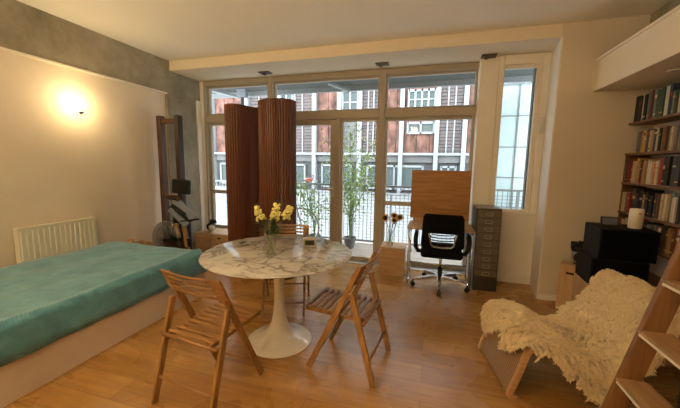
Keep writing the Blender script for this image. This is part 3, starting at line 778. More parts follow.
# ------------------------------------------------------------------ things on the table
VX, VY = -1.200, 2.165
va = thing('glass_vase', 'clear glass vase of yellow flowers on the marble table', 'vase', (VX, VY, TZ))
soft(MB().lathe([(.001, 0), (.044, 0), (.048, .004), (.049, .180), (.046, .180), (.045, .010), (.001, .008)], n=32).build('vase_wall', M['vase'], va))
MB().lathe([(.001, .010), (.0445, .011), (.0460, .095), (.001, .095)], n=24).build('water', M['water'], va, smooth=False)
def stock(p_top, blen, label, seed, foot):
    rd = random.Random(seed)
    t = thing('flower_stem', label, 'flower', (VX, VY, TZ), 0, 'yellow flowers in the table vase')
    tp = Vector(p_top)-Vector((VX, VY, TZ)); ft = Vector(foot)
    neck = Vector((tp.x*.20, tp.y*.2, .160))
    pts = [ft, ft.lerp(neck, .5), neck, neck.lerp(tp, .5)+Vector((0, 0, .015)), tp]
    MB().tube(pts, [.003, .003, .003, .003, .002], 6).build('stem', M['stem'], t, smooth=True)
    q = MB(); ax = (tp-neck).normalized(); base = tp-ax*blen
    for k in range(75):
        f = rd.random(); rr = .036*(1-.5*f)*rd.uniform(.6, 1.1); a = rd.uniform(0, 2*PI)
        sd = ax.orthogonal().normalized(); s2 = ax.cross(sd)
        c = base+ax*(blen*f)+(sd*math.cos(a)+s2*math.sin(a))*rr
        q.ico(c, rd.uniform(.009, .014), 1, (1, 1, .6), Euler((rd.uniform(0, 3), rd.uniform(0, 3), 0)))
    q.build('blossoms', M['yellow'], t, smooth=True)
    q = MB()
    for k in range(5): q.ico(tp+ax*rd.uniform(0, .02)+Vector((rd.gauss(0, .008), rd.gauss(0, .008), 0)), .006, 1)
    q.build('buds', M['leaf'], t, smooth=True)
    q = MB()
    for k in range(34):
        f = rd.uniform(-.2, .9); p = neck.lerp(base, f)
        q.leaf(p, Vector((rd.uniform(-1, 1)+tp.x*3, rd.uniform(-1, 1), rd.uniform(.1, .9))), rd.uniform(.07, .11), .018)
    q.build('leaves', M['leaf'], t, keep=True)
stock((-1.322, VY, 1.160), .120, 'yellow flower spike leaning left, leftmost of the bunch in the table vase', 1, (.030, .01, .014))
stock((-1.142, VY+.01, 1.190), .135, 'tallest upright yellow flower spike, middle of the bunch in the table vase', 2, (-.02, .0, .014))
stock((-1.025, VY+.02, 1.175), .110, 'yellow flower spike leaning right, rightmost of the bunch in the table vase', 3, (-.025, -.015, .014))
ck = thing('desk_clock', 'small cream digital clock with a grey display on the marble table', 'clock', (-1.00, 2.50, TZ), R(23))
MB().b2(-.058, .058, -.028, .028, 0, .085).build('case', mat('warm_grey_plastic', (.48, .44, .37), .45), ck, bevel=.010, seg=3)
MB().b2(-.040, .040, -.0300, -.0278, .022, .066).build('display', M['lcd'], ck)

# ------------------------------------------------------------------ sunflower box, desk, cabinet, office chair
hole_box('side_box', -.635, -.295, 4.16, 4.50, .385, 'plain wooden box by the window holding the sunflower vase', face='n')
v2 = thing('glass_vase', 'clear glass vase of sunflowers on the wooden box by the window', 'vase', (-.515, 4.32, .385))
soft(MB().lathe([(.001, 0), (.044, 0), (.048, .004), (.056, .205), (.052, .205), (.045, .010), (.001, .008)], n=32).build('vase_wall', M['vase'], v2))
MB().lathe([(.001, .010), (.044, .011), (.049, .11), (.001, .11)], n=24).build('water', M['water'], v2)
def sunflower(x, z, seed, label, r=.045, tilt=0):
    rd = random.Random(seed)
    t = thing('sunflower', label, 'flower', (-.515, 4.32, .385), 0, 'sunflowers in the window vase')
    tp = Vector((x, -.03, z)); ft = Vector((-x*.3, .01, .012)); nk = Vector((x*.28, 0, .19))
    MB().tube([ft, ft.lerp(nk, .5), nk, nk.lerp(tp, .6)+Vector((0, .0, .02)), tp+Vector((0, .012, 0))], .0045, 7).build('stem', M['stem'], t, smooth=True)
    q = MB()
    for k in range(18):
        a = 2*PI*k/18+rd.uniform(-.1, .1); d_ = Vector((math.cos(a), -.15+tilt*math.sin(a), math.sin(a)))
        q.leaf(tp+d_*r*.35, d_, r*.9, .016, (0, -1, 0), .1)
    q.build('petals', M['gold'], t, keep=True)
    MB().lathe([(.001, -.012), (r*.45, -.010), (r*.66, 0), (r*.45, .010), (.001, .010)], tp, 18, 'y').build('seed_head', M['seedhead'], t, smooth=True)
    q = MB()
    for k in range(3): f = .5+.2*k; q.leaf(nk.lerp(tp, f*.8), Vector((rd.uniform(-1, 1), -.3, .2)), .06, .03)
    q.build('leaves', M['leaf'], t, keep=True)
sunflower(-.075, .385, 1, 'largest sunflower, leaning left in the vase by the window', .058)
sunflower(.05, .425, 2, 'small sunflower at the top middle of the vase by the window', .042)
sunflower(.055, .36, 3, 'small sunflower below the others in the vase by the window', .040)
sunflower(.125, .405, 4, 'sunflower leaning furthest right in the vase by the window', .046)

dk = thing('desk', 'wooden desk with chrome legs and an upright veneer panel, by the window', 'desk', (.15, 4.15, 0))
MB().b2(-.41, .375, -.26, .26, .715, .74).build('desktop', M['ply'], dk, bevel=.003)
MB().box((-.03, .20, 1.115), (.75, .018, .65), Euler((R(-1.5), 0, 0))).build('upright_panel', M['oakpanel'], dk, bevel=.003)
MB().b2(-.36, .32, .15, .25, .74, .79).build('panel_base', M['ply'], dk, bevel=.003)
for s_, nx in ((-1, -.385), (1, .355)):
    MB().tube([(nx, -.24, .012), (nx, -.235, .72)], .011, 10).build('leg', M['chrome'], dk, smooth=True)
    MB().tube([(nx, .22, .012), (nx, .22, .72)], .011, 10).build('leg', M['chrome'], dk, smooth=True)
    MB().tube([(nx, -.24, .012), (nx, .22, .012)], .012, 10).build('foot_bar', M['chrome'], dk, smooth=True)
    MB().tube([(nx, -.235, .64), (nx-s_*.02, .22, .30)], .007, 8).build('brace', M['chrome'], dk, smooth=True)
MB().tube([(-.385, .22, .16), (.355, .22, .16)], .010, 10).build('back_bar', M['chrome'], dk, smooth=True)

fc = thing('filing_cabinet', 'tall narrow olive-grey steel cabinet with nine drawers beside the desk', 'cabinet', (.673, 4.165, 0), R(2))
cw, cd, ch = .135, .185, 1.0
MB().b2(-cw, cw, -cd+.012, cd, .0, ch).build('cabinet_body', M['cabinet_dark'], fc, bevel=.004)
MB().b2(-cw, cw, -cd-.004, cd, ch, ch+.012).build('cabinet_top', M['cabinet'], fc, bevel=.003)
MB().b2(-cw, cw, -cd, -cd+.012, 0, .165).build('plinth', M['cabinet_dark'], fc, bevel=.003)
z0 = .175; dz = (ch-.01-z0)/9
for k in range(9):
    za = z0+k*dz
    dr = MB().b2(-cw+.012, cw-.012, -cd-.006, -cd+.012, za+.004, za+dz-.004).build('drawer', M['cabinet'], fc, bevel=.003)
    q = MB().b2(-.040, .040, -cd-.011, -cd-.006, za+dz*.62, za+dz*.66).b2(-.040, -.034, -cd-.011, -cd-.006, za+dz*.34, za+dz*.62).b2(.034, .040, -cd-.011, -cd-.006, za+dz*.34, za+dz*.62)
    q.tube([(-.038, -cd-.010, za+dz*.36), (-.03, -cd-.024, za+dz*.30), (.03, -cd-.024, za+dz*.30), (.038, -cd-.010, za+dz*.36)], .004, 6)
    q.build('label_handle', M['steel'], dr)

oc = thing('office_chair', 'black mesh swivel office chair on a chrome five-star base at the desk', 'chair', (.16, 3.98, 0), R(0))
MB().lathe([(.045, .085), (.045, .13), (.028, .14), (.028, .24)], n=20).build('gas_housing', M['blackplastic'], oc, smooth=True)
MB().lathe([(.016, .24), (.016, .42)], n=14).build('gas_column', M['chrome'], oc, smooth=True)
for k in range(5):
    a = R(-92+72*k); e = Vector((math.cos(a), math.sin(a), 0)); sd = Vector((-e.y, e.x, 0))
    q = MB()
    rows = []
    for d_, w_, z_, h_ in ((.03, .034, .118, .045), (.15, .030, .110, .038), (.33, .021, .085, .026)):
        c = e*d_+Vector((0, 0, z_)); rows.append([q.bm.verts.new(c+sd*w_*u+Vector((0, 0, h_/2*v))) for u, v in ((-1, -1), (-.7, 1), (.7, 1), (1, -1))])
    for A, B in zip(rows, rows[1:]):
        for j in range(4): q.bm.faces.new((A[j], A[(j+1) % 4], B[(j+1) % 4], B[j]))
    q.bm.faces.new(rows[0]); q.bm.faces.new(rows[-1])
    lg = q.build('base_arm', M['chrome'] if k != 9 else M['blackplastic'], oc, bevel=.003)
    c = e*.335
    w_ = MB()
    for s_ in (-.014, .014):
        ctr = c+sd*s_*1.0+Vector((0, 0, .028))
        n = 18; A = []; B = []
        for j in range(n):
            b_ = 2*PI*j/n; v = e*.028*math.cos(b_)+Vector((0, 0, .028*math.sin(b_)))
            A.append(w_.bm.verts.new(ctr+v-sd*.009)); B.append(w_.bm.verts.new(ctr+v+sd*.009))
        w_.bm.faces.new(A); w_.bm.faces.new(B)
        for j in range(n): w_.bm.faces.new((A[j], A[(j+1) % n], B[(j+1) % n], B[j]))
    w_.tube([c+Vector((0, 0, .05)), c+Vector((0, 0, .085))], .008, 8)
    w_.build('caster', M['blackplastic'], lg, bevel=.002)
MB().box((0, .03, .452), (.48, .47, .105)).build('seat', M['blackmesh'], oc, bevel=.035, seg=4)
MB().b2(-.11, .11, -.10, .14, .375, .402).build('seat_mechanism', M['blackplastic'], oc, bevel=.008)
MB().tube([(-.10, 0, .42), (-.22, -.03, .37)], .006, 8).build('lever', M['blackplastic'], oc, smooth=True)
# backrest (curved shell with an oval lumbar opening)
def back_y(x, z): return -.20 - .03*math.sin((z-.48)/.5*PI) + .25*x*x + (-.04)*(z-.5)
q = MB()
def outl(z):
    t_ = (z-.42)/.52
    return .243*min(1, (max(0, t_)/.28+.02)**.42)*(1-.10*max(0, t_-.3))*(1 if t_ < .93 else 1-.10*(t_-.93)/.07)
nz = 44; nx = 34; cells = {}
for i in range(nz+1):
    for j in range(nx+1):
        z = .42+.52*i/nz; x = outl(z)*(2*j/nx-1); cells[i, j] = (x, z)
vv = {}
def getv(i, j, s_):
    if (i, j, s_) not in vv:
        x, z = cells[i, j]; vv[i, j, s_] = q.bm.verts.new((x, back_y(x, z)+(.012 if s_ else -.012), z))
    return vv[i, j, s_]
def hole(i, j):
    x = (cells[i, j][0]+cells[i+1, j+1][0])/2; z = (cells[i, j][1]+cells[i+1, j+1][1])/2
    return abs(x) < .130+.05*(z-.64) and .565 < z < .715
faces = {(i, j) for i in range(nz) for j in range(nx) if not hole(i, j)}
for (i, j) in faces:
    for s_ in (0, 1): q.bm.faces.new([getv(i, j, s_), getv(i+1, j, s_), getv(i+1, j+1, s_), getv(i, j+1, s_)])
    for di, dj, e0, e1 in ((-1, 0, (i, j), (i, j+1)), (1, 0, (i+1, j), (i+1, j+1)), (0, -1, (i, j), (i+1, j)), (0, 1, (i, j+1), (i+1, j+1))):
        if (i+di, j+dj) not in faces: q.bm.faces.new([getv(*e0, 0), getv(*e1, 0), getv(*e1, 1), getv(*e0, 1)])
bkr = soft(q.build('backrest', M['blackmesh'], oc), 60)
q = MB()
for z in (.595, .63, .665, .70):
    q.tube([(x, back_y(x, z)-.004, z-.012*(1-(x/.15)**2)+.008) for x in [-.128+.256*k/10 for k in range(11)]], .0075, 6)
q.build('lumbar_slats', M['blackplastic'], bkr, smooth=True)
q = MB(); ring = []
for k in range(9):
    u = k/8; x = -.17+.34*u; ring.append((x*(1-.08*(1-abs(2*u-1))), back_y(x, .57)-.024, .552+.0*u))
pts = [(-.155, back_y(.15, .72)-.02, .715), (-.14, back_y(.14, .66)-.022, .66), (-.125, back_y(.13, .58)-.024, .575), (-.10, back_y(.1, .56)-.024, .555), (0, back_y(0, .55)-.024, .548), (.10, back_y(.1, .56)-.024, .555), (.125, back_y(.13, .58)-.024, .575), (.14, back_y(.14, .66)-.022, .66), (.155, back_y(.15, .72)-.02, .715)]
q.tube(pts, .010, 8); q.build('lumbar_support', M['steel'], bkr, smooth=True)
MB().bar((0, -.10, .42), (0, -.225, .56), .07, .018).build('back_bracket', M['blackplastic'], oc, bevel=.004)
for s_ in (-1, 1):
    q = MB(); q.tube([(s_*.20, .0, .43), (s_*.28, -.03, .44), (s_*.305, -.06, .50), (s_*.31, -.07, .60), (s_*.305, -.03, .650), (s_*.305, .18, .655)], [.022, .026, .028, .028, .028, .024], 10)
    q.build('armrest', M['blackplastic'], oc, smooth=True)

# ------------------------------------------------------------------ right corner: boxes, hi-fi
hb = hole_box('storage_box', 1.27, 1.47, 3.66, 3.82, .495, 'tall wooden box with a hand hole, against the wall left of the speakers', rz=R(-30.7), face='y', m='ply_z')
hb.location = (1.477, 3.748, 0)
MB_low = hole_box('low_cabinet', 1.42, 1.87, 2.85, 3.56, .455, 'low plywood box under the two black speakers', face='n', m='ply_z')
def speaker(z0, z1, x0, dy, label):
    t = thing('speaker', label, 'speaker', (x0+.205, 3.36, z0), R(-4), 'black speakers stacked in the corner')
    h_ = z1-z0
    MB().b2(-.205, .205, -.16, .19, 0, h_).build('speaker_case', M['blackbox'], t, bevel=.006)
    MB().b2(-.195, .195, -.172, -.16, .012, h_-.012).build('front_grille', M['blackcloth'], t, bevel=.003)
    return t
speaker(.456, .703, 1.415, 0, 'lower of two large black speakers stacked on the plywood box')
speaker(.704, .978, 1.455, 0, 'upper of two large black speakers, cream cylinder on top')
cy = thing('smart_speaker', 'cream cylinder speaker with a row of dots standing on the black speaker', 'speaker', (1.745, 3.33, .979))
soft(MB().lathe([(.001, 0), (.044, 0), (.049, .006), (.049, .165), (.044, .172), (.001, .173)], n=36).build('cylinder_body', M['cream_plastic'], cy), 40)
q = MB()
for k in range(5): q.lathe([(.0035, -.001), (.0035, .001)], (-.012, -.0490, .035+.016*k), 8, 'y')
q.build('indicator_dots', M['trimwhite'], cy)
MB().lathe([(.009, -.001), (.009, .001)], (.0, -.0495, .135), 12, 'y').build('round_badge', M['ply'], cy)
dp = thing('digital_frame', 'small black tilted screen standing on the black speaker, left of the cream cylinder', 'screen', (1.560, 3.34, .979), R(-8))
MB().box((0, 0, .047), (.13, .014, .085), Euler((R(-16), 0, 0))).build('case', M['blackplastic'], dp, bevel=.004)
MB().box((0, -.0085, .049), (.105, .004, .060), Euler((R(-16), 0, 0))).build('display', mat('dim_blue_lcd', (.10, .12, .15), .15), dp)
MB().box((0, .035, .022), (.08, .05, .008), Euler((R(30), 0, 0))).build('stand', M['blackplastic'], dp)
# hi-fi pieces on the tall box
rc = thing('alarm_clock', 'round silver clock on the tall wooden box behind the speakers', 'clock', (1.535, 3.755, .496), R(-20))
soft(MB().lathe([(.001, -.02), (.060, -.02), (.070, -.012), (.070, .03), (.001, .03)], (0, 0, .072), 30, 'y').build('case', M['steel'], rc))
MB().lathe([(.001, -.003), (.055, -.003), (.055, 0), (.001, 0)], (0, -.020, .072), 26, 'y').build('dial', M['lcd'], rc)
MB().b2(-.05, .05, -.015, .03, 0, .012).build('foot', M['blackplastic'], rc)
am = thing('amplifier', 'small black audio box perched above the round silver clock', 'amplifier', (1.535, 3.765, .640), R(-15))
MB().b2(-.075, .075, -.09, .09, .001, .075).build('case', M['blackbox'], am, bevel=.004)
MB().b2(-.06, .06, -.094, -.09, .02, .055).build('front_panel', M['lcd'], am)
MB().b2(-.02, .04, -.04, .03, .075, .10).build('top_box', M['blackplastic'], am, bevel=.003)
# ------------------------------------------------------------------ bookcase
bc = thing('bookcase', 'brown wooden bookshelves full of books on the right wall under the loft', 'bookcase', (0, 0, 0))
SH = [1.955, 1.655, 1.36, 1.065, .79, .50, .22]
names = ['topmost', 'second', 'third', 'fourth', 'fifth']
Y0s = 1.85
for k, z in enumerate(SH):
    yend = 3.915
    MB().b2(1.885, XR, Y0s, yend, z-.022, z).build('shelf', M['shelfwood'], bc, bevel=.002)
for y in (Y0s-.022, 2.84): MB().b2(1.895, XR, y, y+.022, 0, 2.23).build('upright', M['shelfwood'], bc, bevel=.002)
MB().b2(1.90, XR, 3.905, 3.925, 0, 1.655).build('upright', M['shelfwood'], bc, bevel=.002)
cols = {'black': (.012, .012, .014), 'cream': (.50, .42, .28), 'dark blue': (.03, .045, .09), 'brown': (.13, .06, .03), 'dark green': (.035, .07, .045), 'red': (.28, .035, .025),
        'grey': (.17, .17, .16), 'tan': (.36, .22, .10), 'white': (.55, .52, .45), 'orange': (.45, .15, .04), 'grey-green': (.13, .17, .14), 'maroon': (.12, .03, .03), 'yellow': (.50, .34, .09), 'charcoal': (.045, .042, .045)}
BM = {k: mat('cover_'+k.replace(' ', '_').replace('-', '_'), v, .55) for k, v in cols.items()}
shelfpal = [['black', 'cream', 'dark blue', 'black', 'charcoal', 'grey-green', 'dark green', 'grey-green', 'maroon', 'cream', 'grey', 'charcoal', 'grey-green', 'white'],
            ['tan', 'cream', 'brown', 'black', 'tan', 'cream', 'charcoal', 'grey', 'red', 'brown', 'yellow'],
            ['black', 'charcoal', 'orange', 'cream', 'tan', 'brown', 'cream', 'yellow', 'tan', 'white', 'brown', 'red'],
            ['black', 'cream', 'red', 'cream', 'charcoal', 'black', 'brown', 'tan', 'white', 'grey-green', 'red'],
            ['grey', 'tan', 'grey-green', 'white', 'charcoal', 'brown', 'dark green', 'cream', 'red']]
ORD = ['first', 'second', 'third', 'fourth', 'fifth', 'sixth', 'seventh', 'eighth', 'ninth', 'tenth', 'eleventh', 'twelfth', 'thirteenth', 'fourteenth', 'fifteenth', 'sixteenth', 'seventeenth', 'eighteenth', 'nineteenth', 'twentieth']
ORD += ['twenty-'+o for o in ORD[:9]]+['thirtieth']+['thirty-'+o for o in ORD[:9]]+['fortieth']+['forty-'+o for o in ORD[:9]]
def book(y, th, z, h, dep, colr, label, group, lean=0):
    # spine faces -X; origin at the spine's bottom
    q = MB(); c = .0025
    q.b2(0, dep, -th/2, -th/2+c, 0, h).b2(0, dep, th/2-c, th/2, 0, h).b2(0, .004, -th/2+c, th/2-c, 0, h)
    q.b2(.004, dep-.006, -th/2+c, th/2-c, .004, h-.005, mi=1)
    if random.random() < .65:
        zz = h*random.uniform(.55, .8); q.b2(-.0006, 0, -th/2+.002, th/2-.002, zz, zz+h*random.uniform(.03, .12), mi=2)
    if random.random() < .4: q.b2(-.0006, 0, -th/2+.002, th/2-.002, h*.12, h*.17, mi=2)
    o = q.build('book', [BM[colr], M['paper'], BM[random.choice(['cream', 'white', 'tan', 'charcoal', 'yellow', 'red'])]])
    o.location = (1.905+random.uniform(-.008, .02), y, z+.0005); o.rotation_euler = (lean, 0, 0)
    return tag(o, label, 'book', group)
random.seed(21)
for si in range(5):
    y = 3.905; n = 0; z = SH[si]; ymin = (3.02, 3.0, 2.93, 2.93, 2.93)[si]; skip = {0: 0, 1: .09, 2: 0, 3: 0, 4: 0}[si]; y -= skip
    while y > ymin and n < 46:
        big = (si == 0 and n < 12) or (si == 2 and y < 3.45) or random.random() < .2
        th = random.uniform(.018, .034) if not big else random.uniform(.028, .045)
        if si == 0 and n == 0: th = .055
        maxh = {0: .262, 1: .25, 2: .25, 3: .25, 4: .235}[si]
        h = random.uniform(.19, .225) if not big else random.uniform(.235, maxh)
        if si == 1: h = random.uniform(.175, .215)
        colr = random.choice(shelfpal[si])
        if si == 0 and n == 0: colr = 'black'
        if si == 2 and (n < 2 or y < 3.42): colr = random.choice(['black', 'charcoal', 'charcoal', 'black', 'grey'])
        size = ('thick ' if th > .031 else 'thin ' if th < .023 else '')+('tall ' if h > .232 else 'short ' if h < .195 else '')
        book(y-th/2, th, z, h, random.uniform(.13, .165), colr, '%s%s book, %s from the left on the %s shelf' % (size, colr, ORD[n], names[si] if si else 'topmost'), 'books on the %s shelf' % names[si])
        y -= th+random.uniform(.0008, .003); n += 1

# ------------------------------------------------------------------ woven basket
bs = thing('woven_basket', 'dark woven rope basket on the floor behind the ladder', 'basket', (1.64, 2.02, 0))
q = MB(); rr = .20
for k in range(16):
    z = .013+k*.026; w_ = rr*(1+.12*math.sin(k/15*PI)); n = 36
    q.tube([((w_)*math.cos(2*PI*j/n), w_*math.sin(2*PI*j/n), z) for j in range(n)], .0145, 7, True)
q.build('rope_coils', M['basket'], bs, smooth=True)
MB().lathe([(.001, 0), (.19, 0), (.19, .02), (.001, .02)], n=30).build('base', M['basket'], bs)
for s_ in (-1, 1): MB().tube([(-.06, s_*.205, .40), (-.04, s_*.215, .47), (.04, s_*.215, .47), (.06, s_*.205, .40)], .012, 8).build('handle', M['basket'], bs, smooth=True)
bl = MB(); random.seed(2)
for k in range(5): bl.ico((random.uniform(-.05, .05), random.uniform(-.05, .05), .32+.03*k), .12, 2, (1, .9, .45), Euler((random.uniform(-.3, .3), random.uniform(-.3, .3), 0)))
bl = bl.build('blanket', M['blackmesh'], smooth=True); bl.location = (1.64, 2.02, 0)
tag(bl, 'black crumpled blanket stuffed in the woven basket', 'blanket')

# ------------------------------------------------------------------ ladder to the loft
ld = thing('loft_ladder', 'pine ladder leaning up to the loft at the right edge', 'ladder', (0, 0, 0))
LX = lambda z: .861+.235*z
for y0, y1 in ((1.80, 1.835), (1.345, 1.38)):
    q = MB(); za, zb_ = 0, 2.62
    q.prism([(LX(za), za), (LX(za)+.095, za), (LX(zb_)+.095, zb_), (LX(zb_), zb_)], 'y', y0, y1); q.build('stile', M['ladderwood'], ld, bevel=.004)
k = 0; z = .182
while z < 2.5:
    tr = MB().b2(LX(z)-.012, LX(z)+.118, 1.381, 1.799, z-.022, z).build('tread', M['treadwood'], ld, bevel=.003)
    q = MB()
    for yy in (1.796, 1.381): q.b2(LX(z)-.010, LX(z)+.105, yy-.0, yy+.003, z-.036, z-.020)
    q.b2(LX(z)-.0145, LX(z)-.0118, 1.383, 1.797, z-.030, z-.018)
    q.build('bracket', M['trimwhite'], tr)
    MB().tube([(LX(z)-.002, 1.792, z-.006), (LX(z)-.019, 1.792, z-.006)], .005, 8).build('bolt', M['steel'], tr)
    z += .267
for y in (1.8, 1.36): MB().b2(1.45, 1.66, y, y+.02, 2.60, 2.615).b2(1.40, 1.46, y, y+.02, 2.40, 2.615).build('hook', M['steel'], ld)

# ------------------------------------------------------------------ lounge chair and sheepskin
lc = thing('lounge_chair', 'low bentwood lounge chair with woven cane panels under a sheepskin', 'chair', (.528, 2.36, 0), R(11.5))
def cat(P, n=10):
    P = [Vector(p) for p in P]; o_ = []
    for i in range(len(P)-1):
        p0, p1, p2, p3 = P[max(i-1, 0)], P[i], P[i+1], P[min(i+2, len(P)-1)]
        for k in range(n):
            u = k/n; o_.append(.5*((2*p1)+(p2-p0)*u+(2*p0-5*p1+4*p2-p3)*u*u+(3*p1-p0-3*p2+p3)*u**3))
    o_.append(P[-1]); return o_
# profile from back top -> seat -> front edge -> down to floor -> runner
back_seat = [(.88, .68), (.77, .51), (.66, .36), (.56, .275), (.44, .265), (.29, .315), (.17, .365), (.11, .365)]
front = [(.11, .365), (.072, .34), (.055, .30), (.015, .16), (-.022, .05), (-.018, .02), (.02, .015)]
runner = [(.40, .262), (.48, .18), (.56, .08), (.64, .02), (.76, .013), (.88, .013)]
W2 = .262
full = cat(back_seat, 8)+cat(front, 6)[1:]
for s_ in (-1, 1):
    MB().ribbon([tuple(p) for p in full], s_*W2-.014*(1), s_*W2+.014, .034).build('side_frame', M['bentwood'], lc, bevel=.004)
    MB().ribbon([tuple(p) for p in cat(runner, 8)], s_*W2-.014, s_*W2+.014, .026).build('runner', M['bentwood'], lc, bevel=.004)
MB().ribbon([tuple(p) for p in cat(back_seat, 8)], -W2+.014, W2-.014, .010).build('seat_panel', M['cane'], lc)
MB().ribbon([tuple(p) for p in cat(front, 6)], -W2+.014, W2-.014, .010).build('front_panel', M['cane'], lc)
for (x, z) in ((.88, .68), (.56, .245), (.88, .014)):
    MB().tube([(x, -W2, z), (x, W2, z)], .012, 8).build('cross_rail', M['bentwood'], lc, smooth=True)

# sheepskin
def fleece_mat():
    m, nt, b = new_mat('cream_fleece'); L = nt.links
    b.inputs['Roughness'].default_value = .9; b.inputs['Sheen Weight'].default_value = .3
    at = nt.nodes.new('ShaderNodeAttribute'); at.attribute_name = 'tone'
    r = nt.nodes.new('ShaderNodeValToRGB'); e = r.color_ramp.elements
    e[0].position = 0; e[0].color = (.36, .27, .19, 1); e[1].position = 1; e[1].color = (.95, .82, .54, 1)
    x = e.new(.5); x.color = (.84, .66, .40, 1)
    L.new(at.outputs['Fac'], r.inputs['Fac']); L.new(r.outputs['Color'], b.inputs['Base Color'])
    return m
def sheepskin():
    rd = random.Random(11)
    spine = [(.88, .62), (.865, .705), (.825, .70), (.72, .535), (.62, .40), (.52, .315), (.40, .302), (.25, .350), (.12, .402), (.05, .400), (.005, .36), (-.012, .30), (-.036, .195)]; spine = [(a_+.04, b_) for a_, b_ in spine]
    sp = cat(spine, 8); n = len(sp)
    acc = [0]
    for a, b_ in zip(sp, sp[1:]): acc.append(acc[-1]+(b_-a).length)
    Ltot = acc[-1]
    def at_s(s_):
        s_ = max(0, min(Ltot-1e-6, s_))
        for i in range(n-1):
            if acc[i+1] >= s_:
                f = (s_-acc[i])/(acc[i+1]-acc[i]+1e-9); p = sp[i].lerp(sp[i+1], f); t_ = (sp[i+1]-sp[i]).normalized(); return p, Vector((t_.y, -t_.x))
    def hang(f, side):   # overhang past the side, f from back(0) to front(1)
        if side < 0:      # near side (towards the camera)
            base = [(0, .07), (.15, .12), (.30, .17), (.42, .23), (.52, .29), (.60, .29), (.68, .24), (.76, .17), (.84, .14), (.92, .09), (1, .06)]
        else:
            base = [(0, .005), (.3, .01), (.45, .02), (.6, .07), (.8, .10), (.92, .06), (1, .04)]
        for (a, va_), (b_, vb) in zip(base, base[1:]):
            if f <= b_: return va_+(vb-va_)*(f-a)/(b_-a)
        return base[-1][1]
    def pos(f, v):
        # v in [-1,1]
        ext = hang(f, -1 if v < 0 else 1)+.012*math.sin(f*47+v)+.008*math.sin(f*91)
        half = W2+.02; d_ = abs(v)*(half+ext)
        endf = 1-(.05+.05*math.sin(v*6+1)+.06*(v < -.3))*1.0
        p, nrm = at_s(Ltot*(.02+f*(endf-.02)))
        sgn = -1 if v < 0 else 1
        rr = .06
        if d_ <= half: yy, drop, tilt = d_, 0, 0
        else:
            e = d_-half; a = min(e/rr, PI/2*.97)
            yy = half+rr*math.sin(a); drop = rr*(1-math.cos(a))+max(0, e-rr*PI/2); tilt = a
        bump = .010*math.sin(f*23+v*5)+.007*math.sin(v*11-f*9)
        n3 = Vector((nrm.x*math.cos(tilt), sgn*math.sin(tilt), nrm.y*math.cos(tilt)))
        if n3.z < 0 and tilt == 0 and f < .85: n3 = -n3 if nrm.y < -.2 else n3
        P3 = Vector((p.x, sgn*yy, p.y-drop))+n3*bump
        P3.z = max(P3.z, .03)
        return P3, n3
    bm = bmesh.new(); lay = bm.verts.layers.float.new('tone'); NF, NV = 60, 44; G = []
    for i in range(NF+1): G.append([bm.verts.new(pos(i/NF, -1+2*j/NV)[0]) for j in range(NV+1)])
    tone = {}
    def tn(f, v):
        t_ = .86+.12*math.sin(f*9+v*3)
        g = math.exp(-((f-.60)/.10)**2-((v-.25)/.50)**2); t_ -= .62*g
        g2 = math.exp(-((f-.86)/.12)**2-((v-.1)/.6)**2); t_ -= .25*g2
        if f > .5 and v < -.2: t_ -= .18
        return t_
    for i in range(NF):
        for j in range(NV): bm.faces.new((G[i][j], G[i+1][j], G[i+1][j+1], G[i][j+1]))
    for i in range(NF+1):
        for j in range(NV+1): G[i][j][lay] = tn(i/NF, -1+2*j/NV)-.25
    for c_ in range(4600):
        # one lock of wool: strands converge on a shared curled tip
        f0, v0 = rd.random(), rd.uniform(-1, 1)
        p, nr = pos(f0, v0)
        down = Vector((0, 0, -1)); tang = down-nr*down.dot(nr)
        tang = tang.normalized() if tang.length > .05 else Vector((0, 1, 0))
        sd = nr.cross(tang)
        cu = rd.uniform(-1, 1)
        lean = (tang*rd.uniform(.5, 1.1)+sd*cu*.9+Vector((rd.gauss(0, .3), 0, 0)))
        LL = rd.uniform(.028, .044)*(1.12 if f0 > .5 else 1)
        tip = p+nr*LL*rd.uniform(.35, .6)+lean*LL*.75
        mid0 = p+nr*LL*.62+lean*LL*.18
        tt0 = tn(f0, v0)+rd.gauss(0, .09)
        for k in range(13):
            f = min(1, max(0, f0+rd.gauss(0, .007))); v = max(-1, min(1, v0+rd.gauss(0, .028)))
            q0, n0 = pos(f, v); q0 = q0.copy()
            q1 = mid0.lerp(q0+n0*LL*.6, .55)+Vector([rd.gauss(0, .002) for _ in range(3)])
            q2 = tip+Vector([rd.gauss(0, .0045) for _ in range(3)])
            q15 = q1.lerp(q2, .55)+n0*.004
            for q_ in (q0, q1, q15, q2): q_.z = max(q_.z, .006)
            w_ = rd.uniform(.0025, .0048)
            wd = (q2-q0).cross(Vector((rd.gauss(0, 1), rd.gauss(0, 1), rd.gauss(0, 1)))).normalized()*w_/2
            a = [bm.verts.new(q0-wd), bm.verts.new(q0+wd), bm.verts.new(q1-wd), bm.verts.new(q1+wd), bm.verts.new(q15-wd*.8), bm.verts.new(q15+wd*.8), bm.verts.new(q2)]
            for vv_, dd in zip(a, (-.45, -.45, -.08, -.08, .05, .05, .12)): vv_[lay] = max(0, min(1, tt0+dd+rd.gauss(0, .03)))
            bm.faces.new((a[0], a[1], a[3], a[2])); bm.faces.new((a[2], a[3], a[5], a[4])); bm.faces.new((a[4], a[5], a[6]))
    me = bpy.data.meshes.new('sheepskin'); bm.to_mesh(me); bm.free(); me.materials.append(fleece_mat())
    for p in me.polygons: p.use_smooth = True
    o = bpy.data.objects.new('sheepskin', me); COL.objects.link(o)
    o.location = lc.location; o.rotation_euler = lc.rotation_euler
    return tag(o, 'large shaggy cream sheepskin draped over the lounge chair', 'sheepskin')
sheepskin()

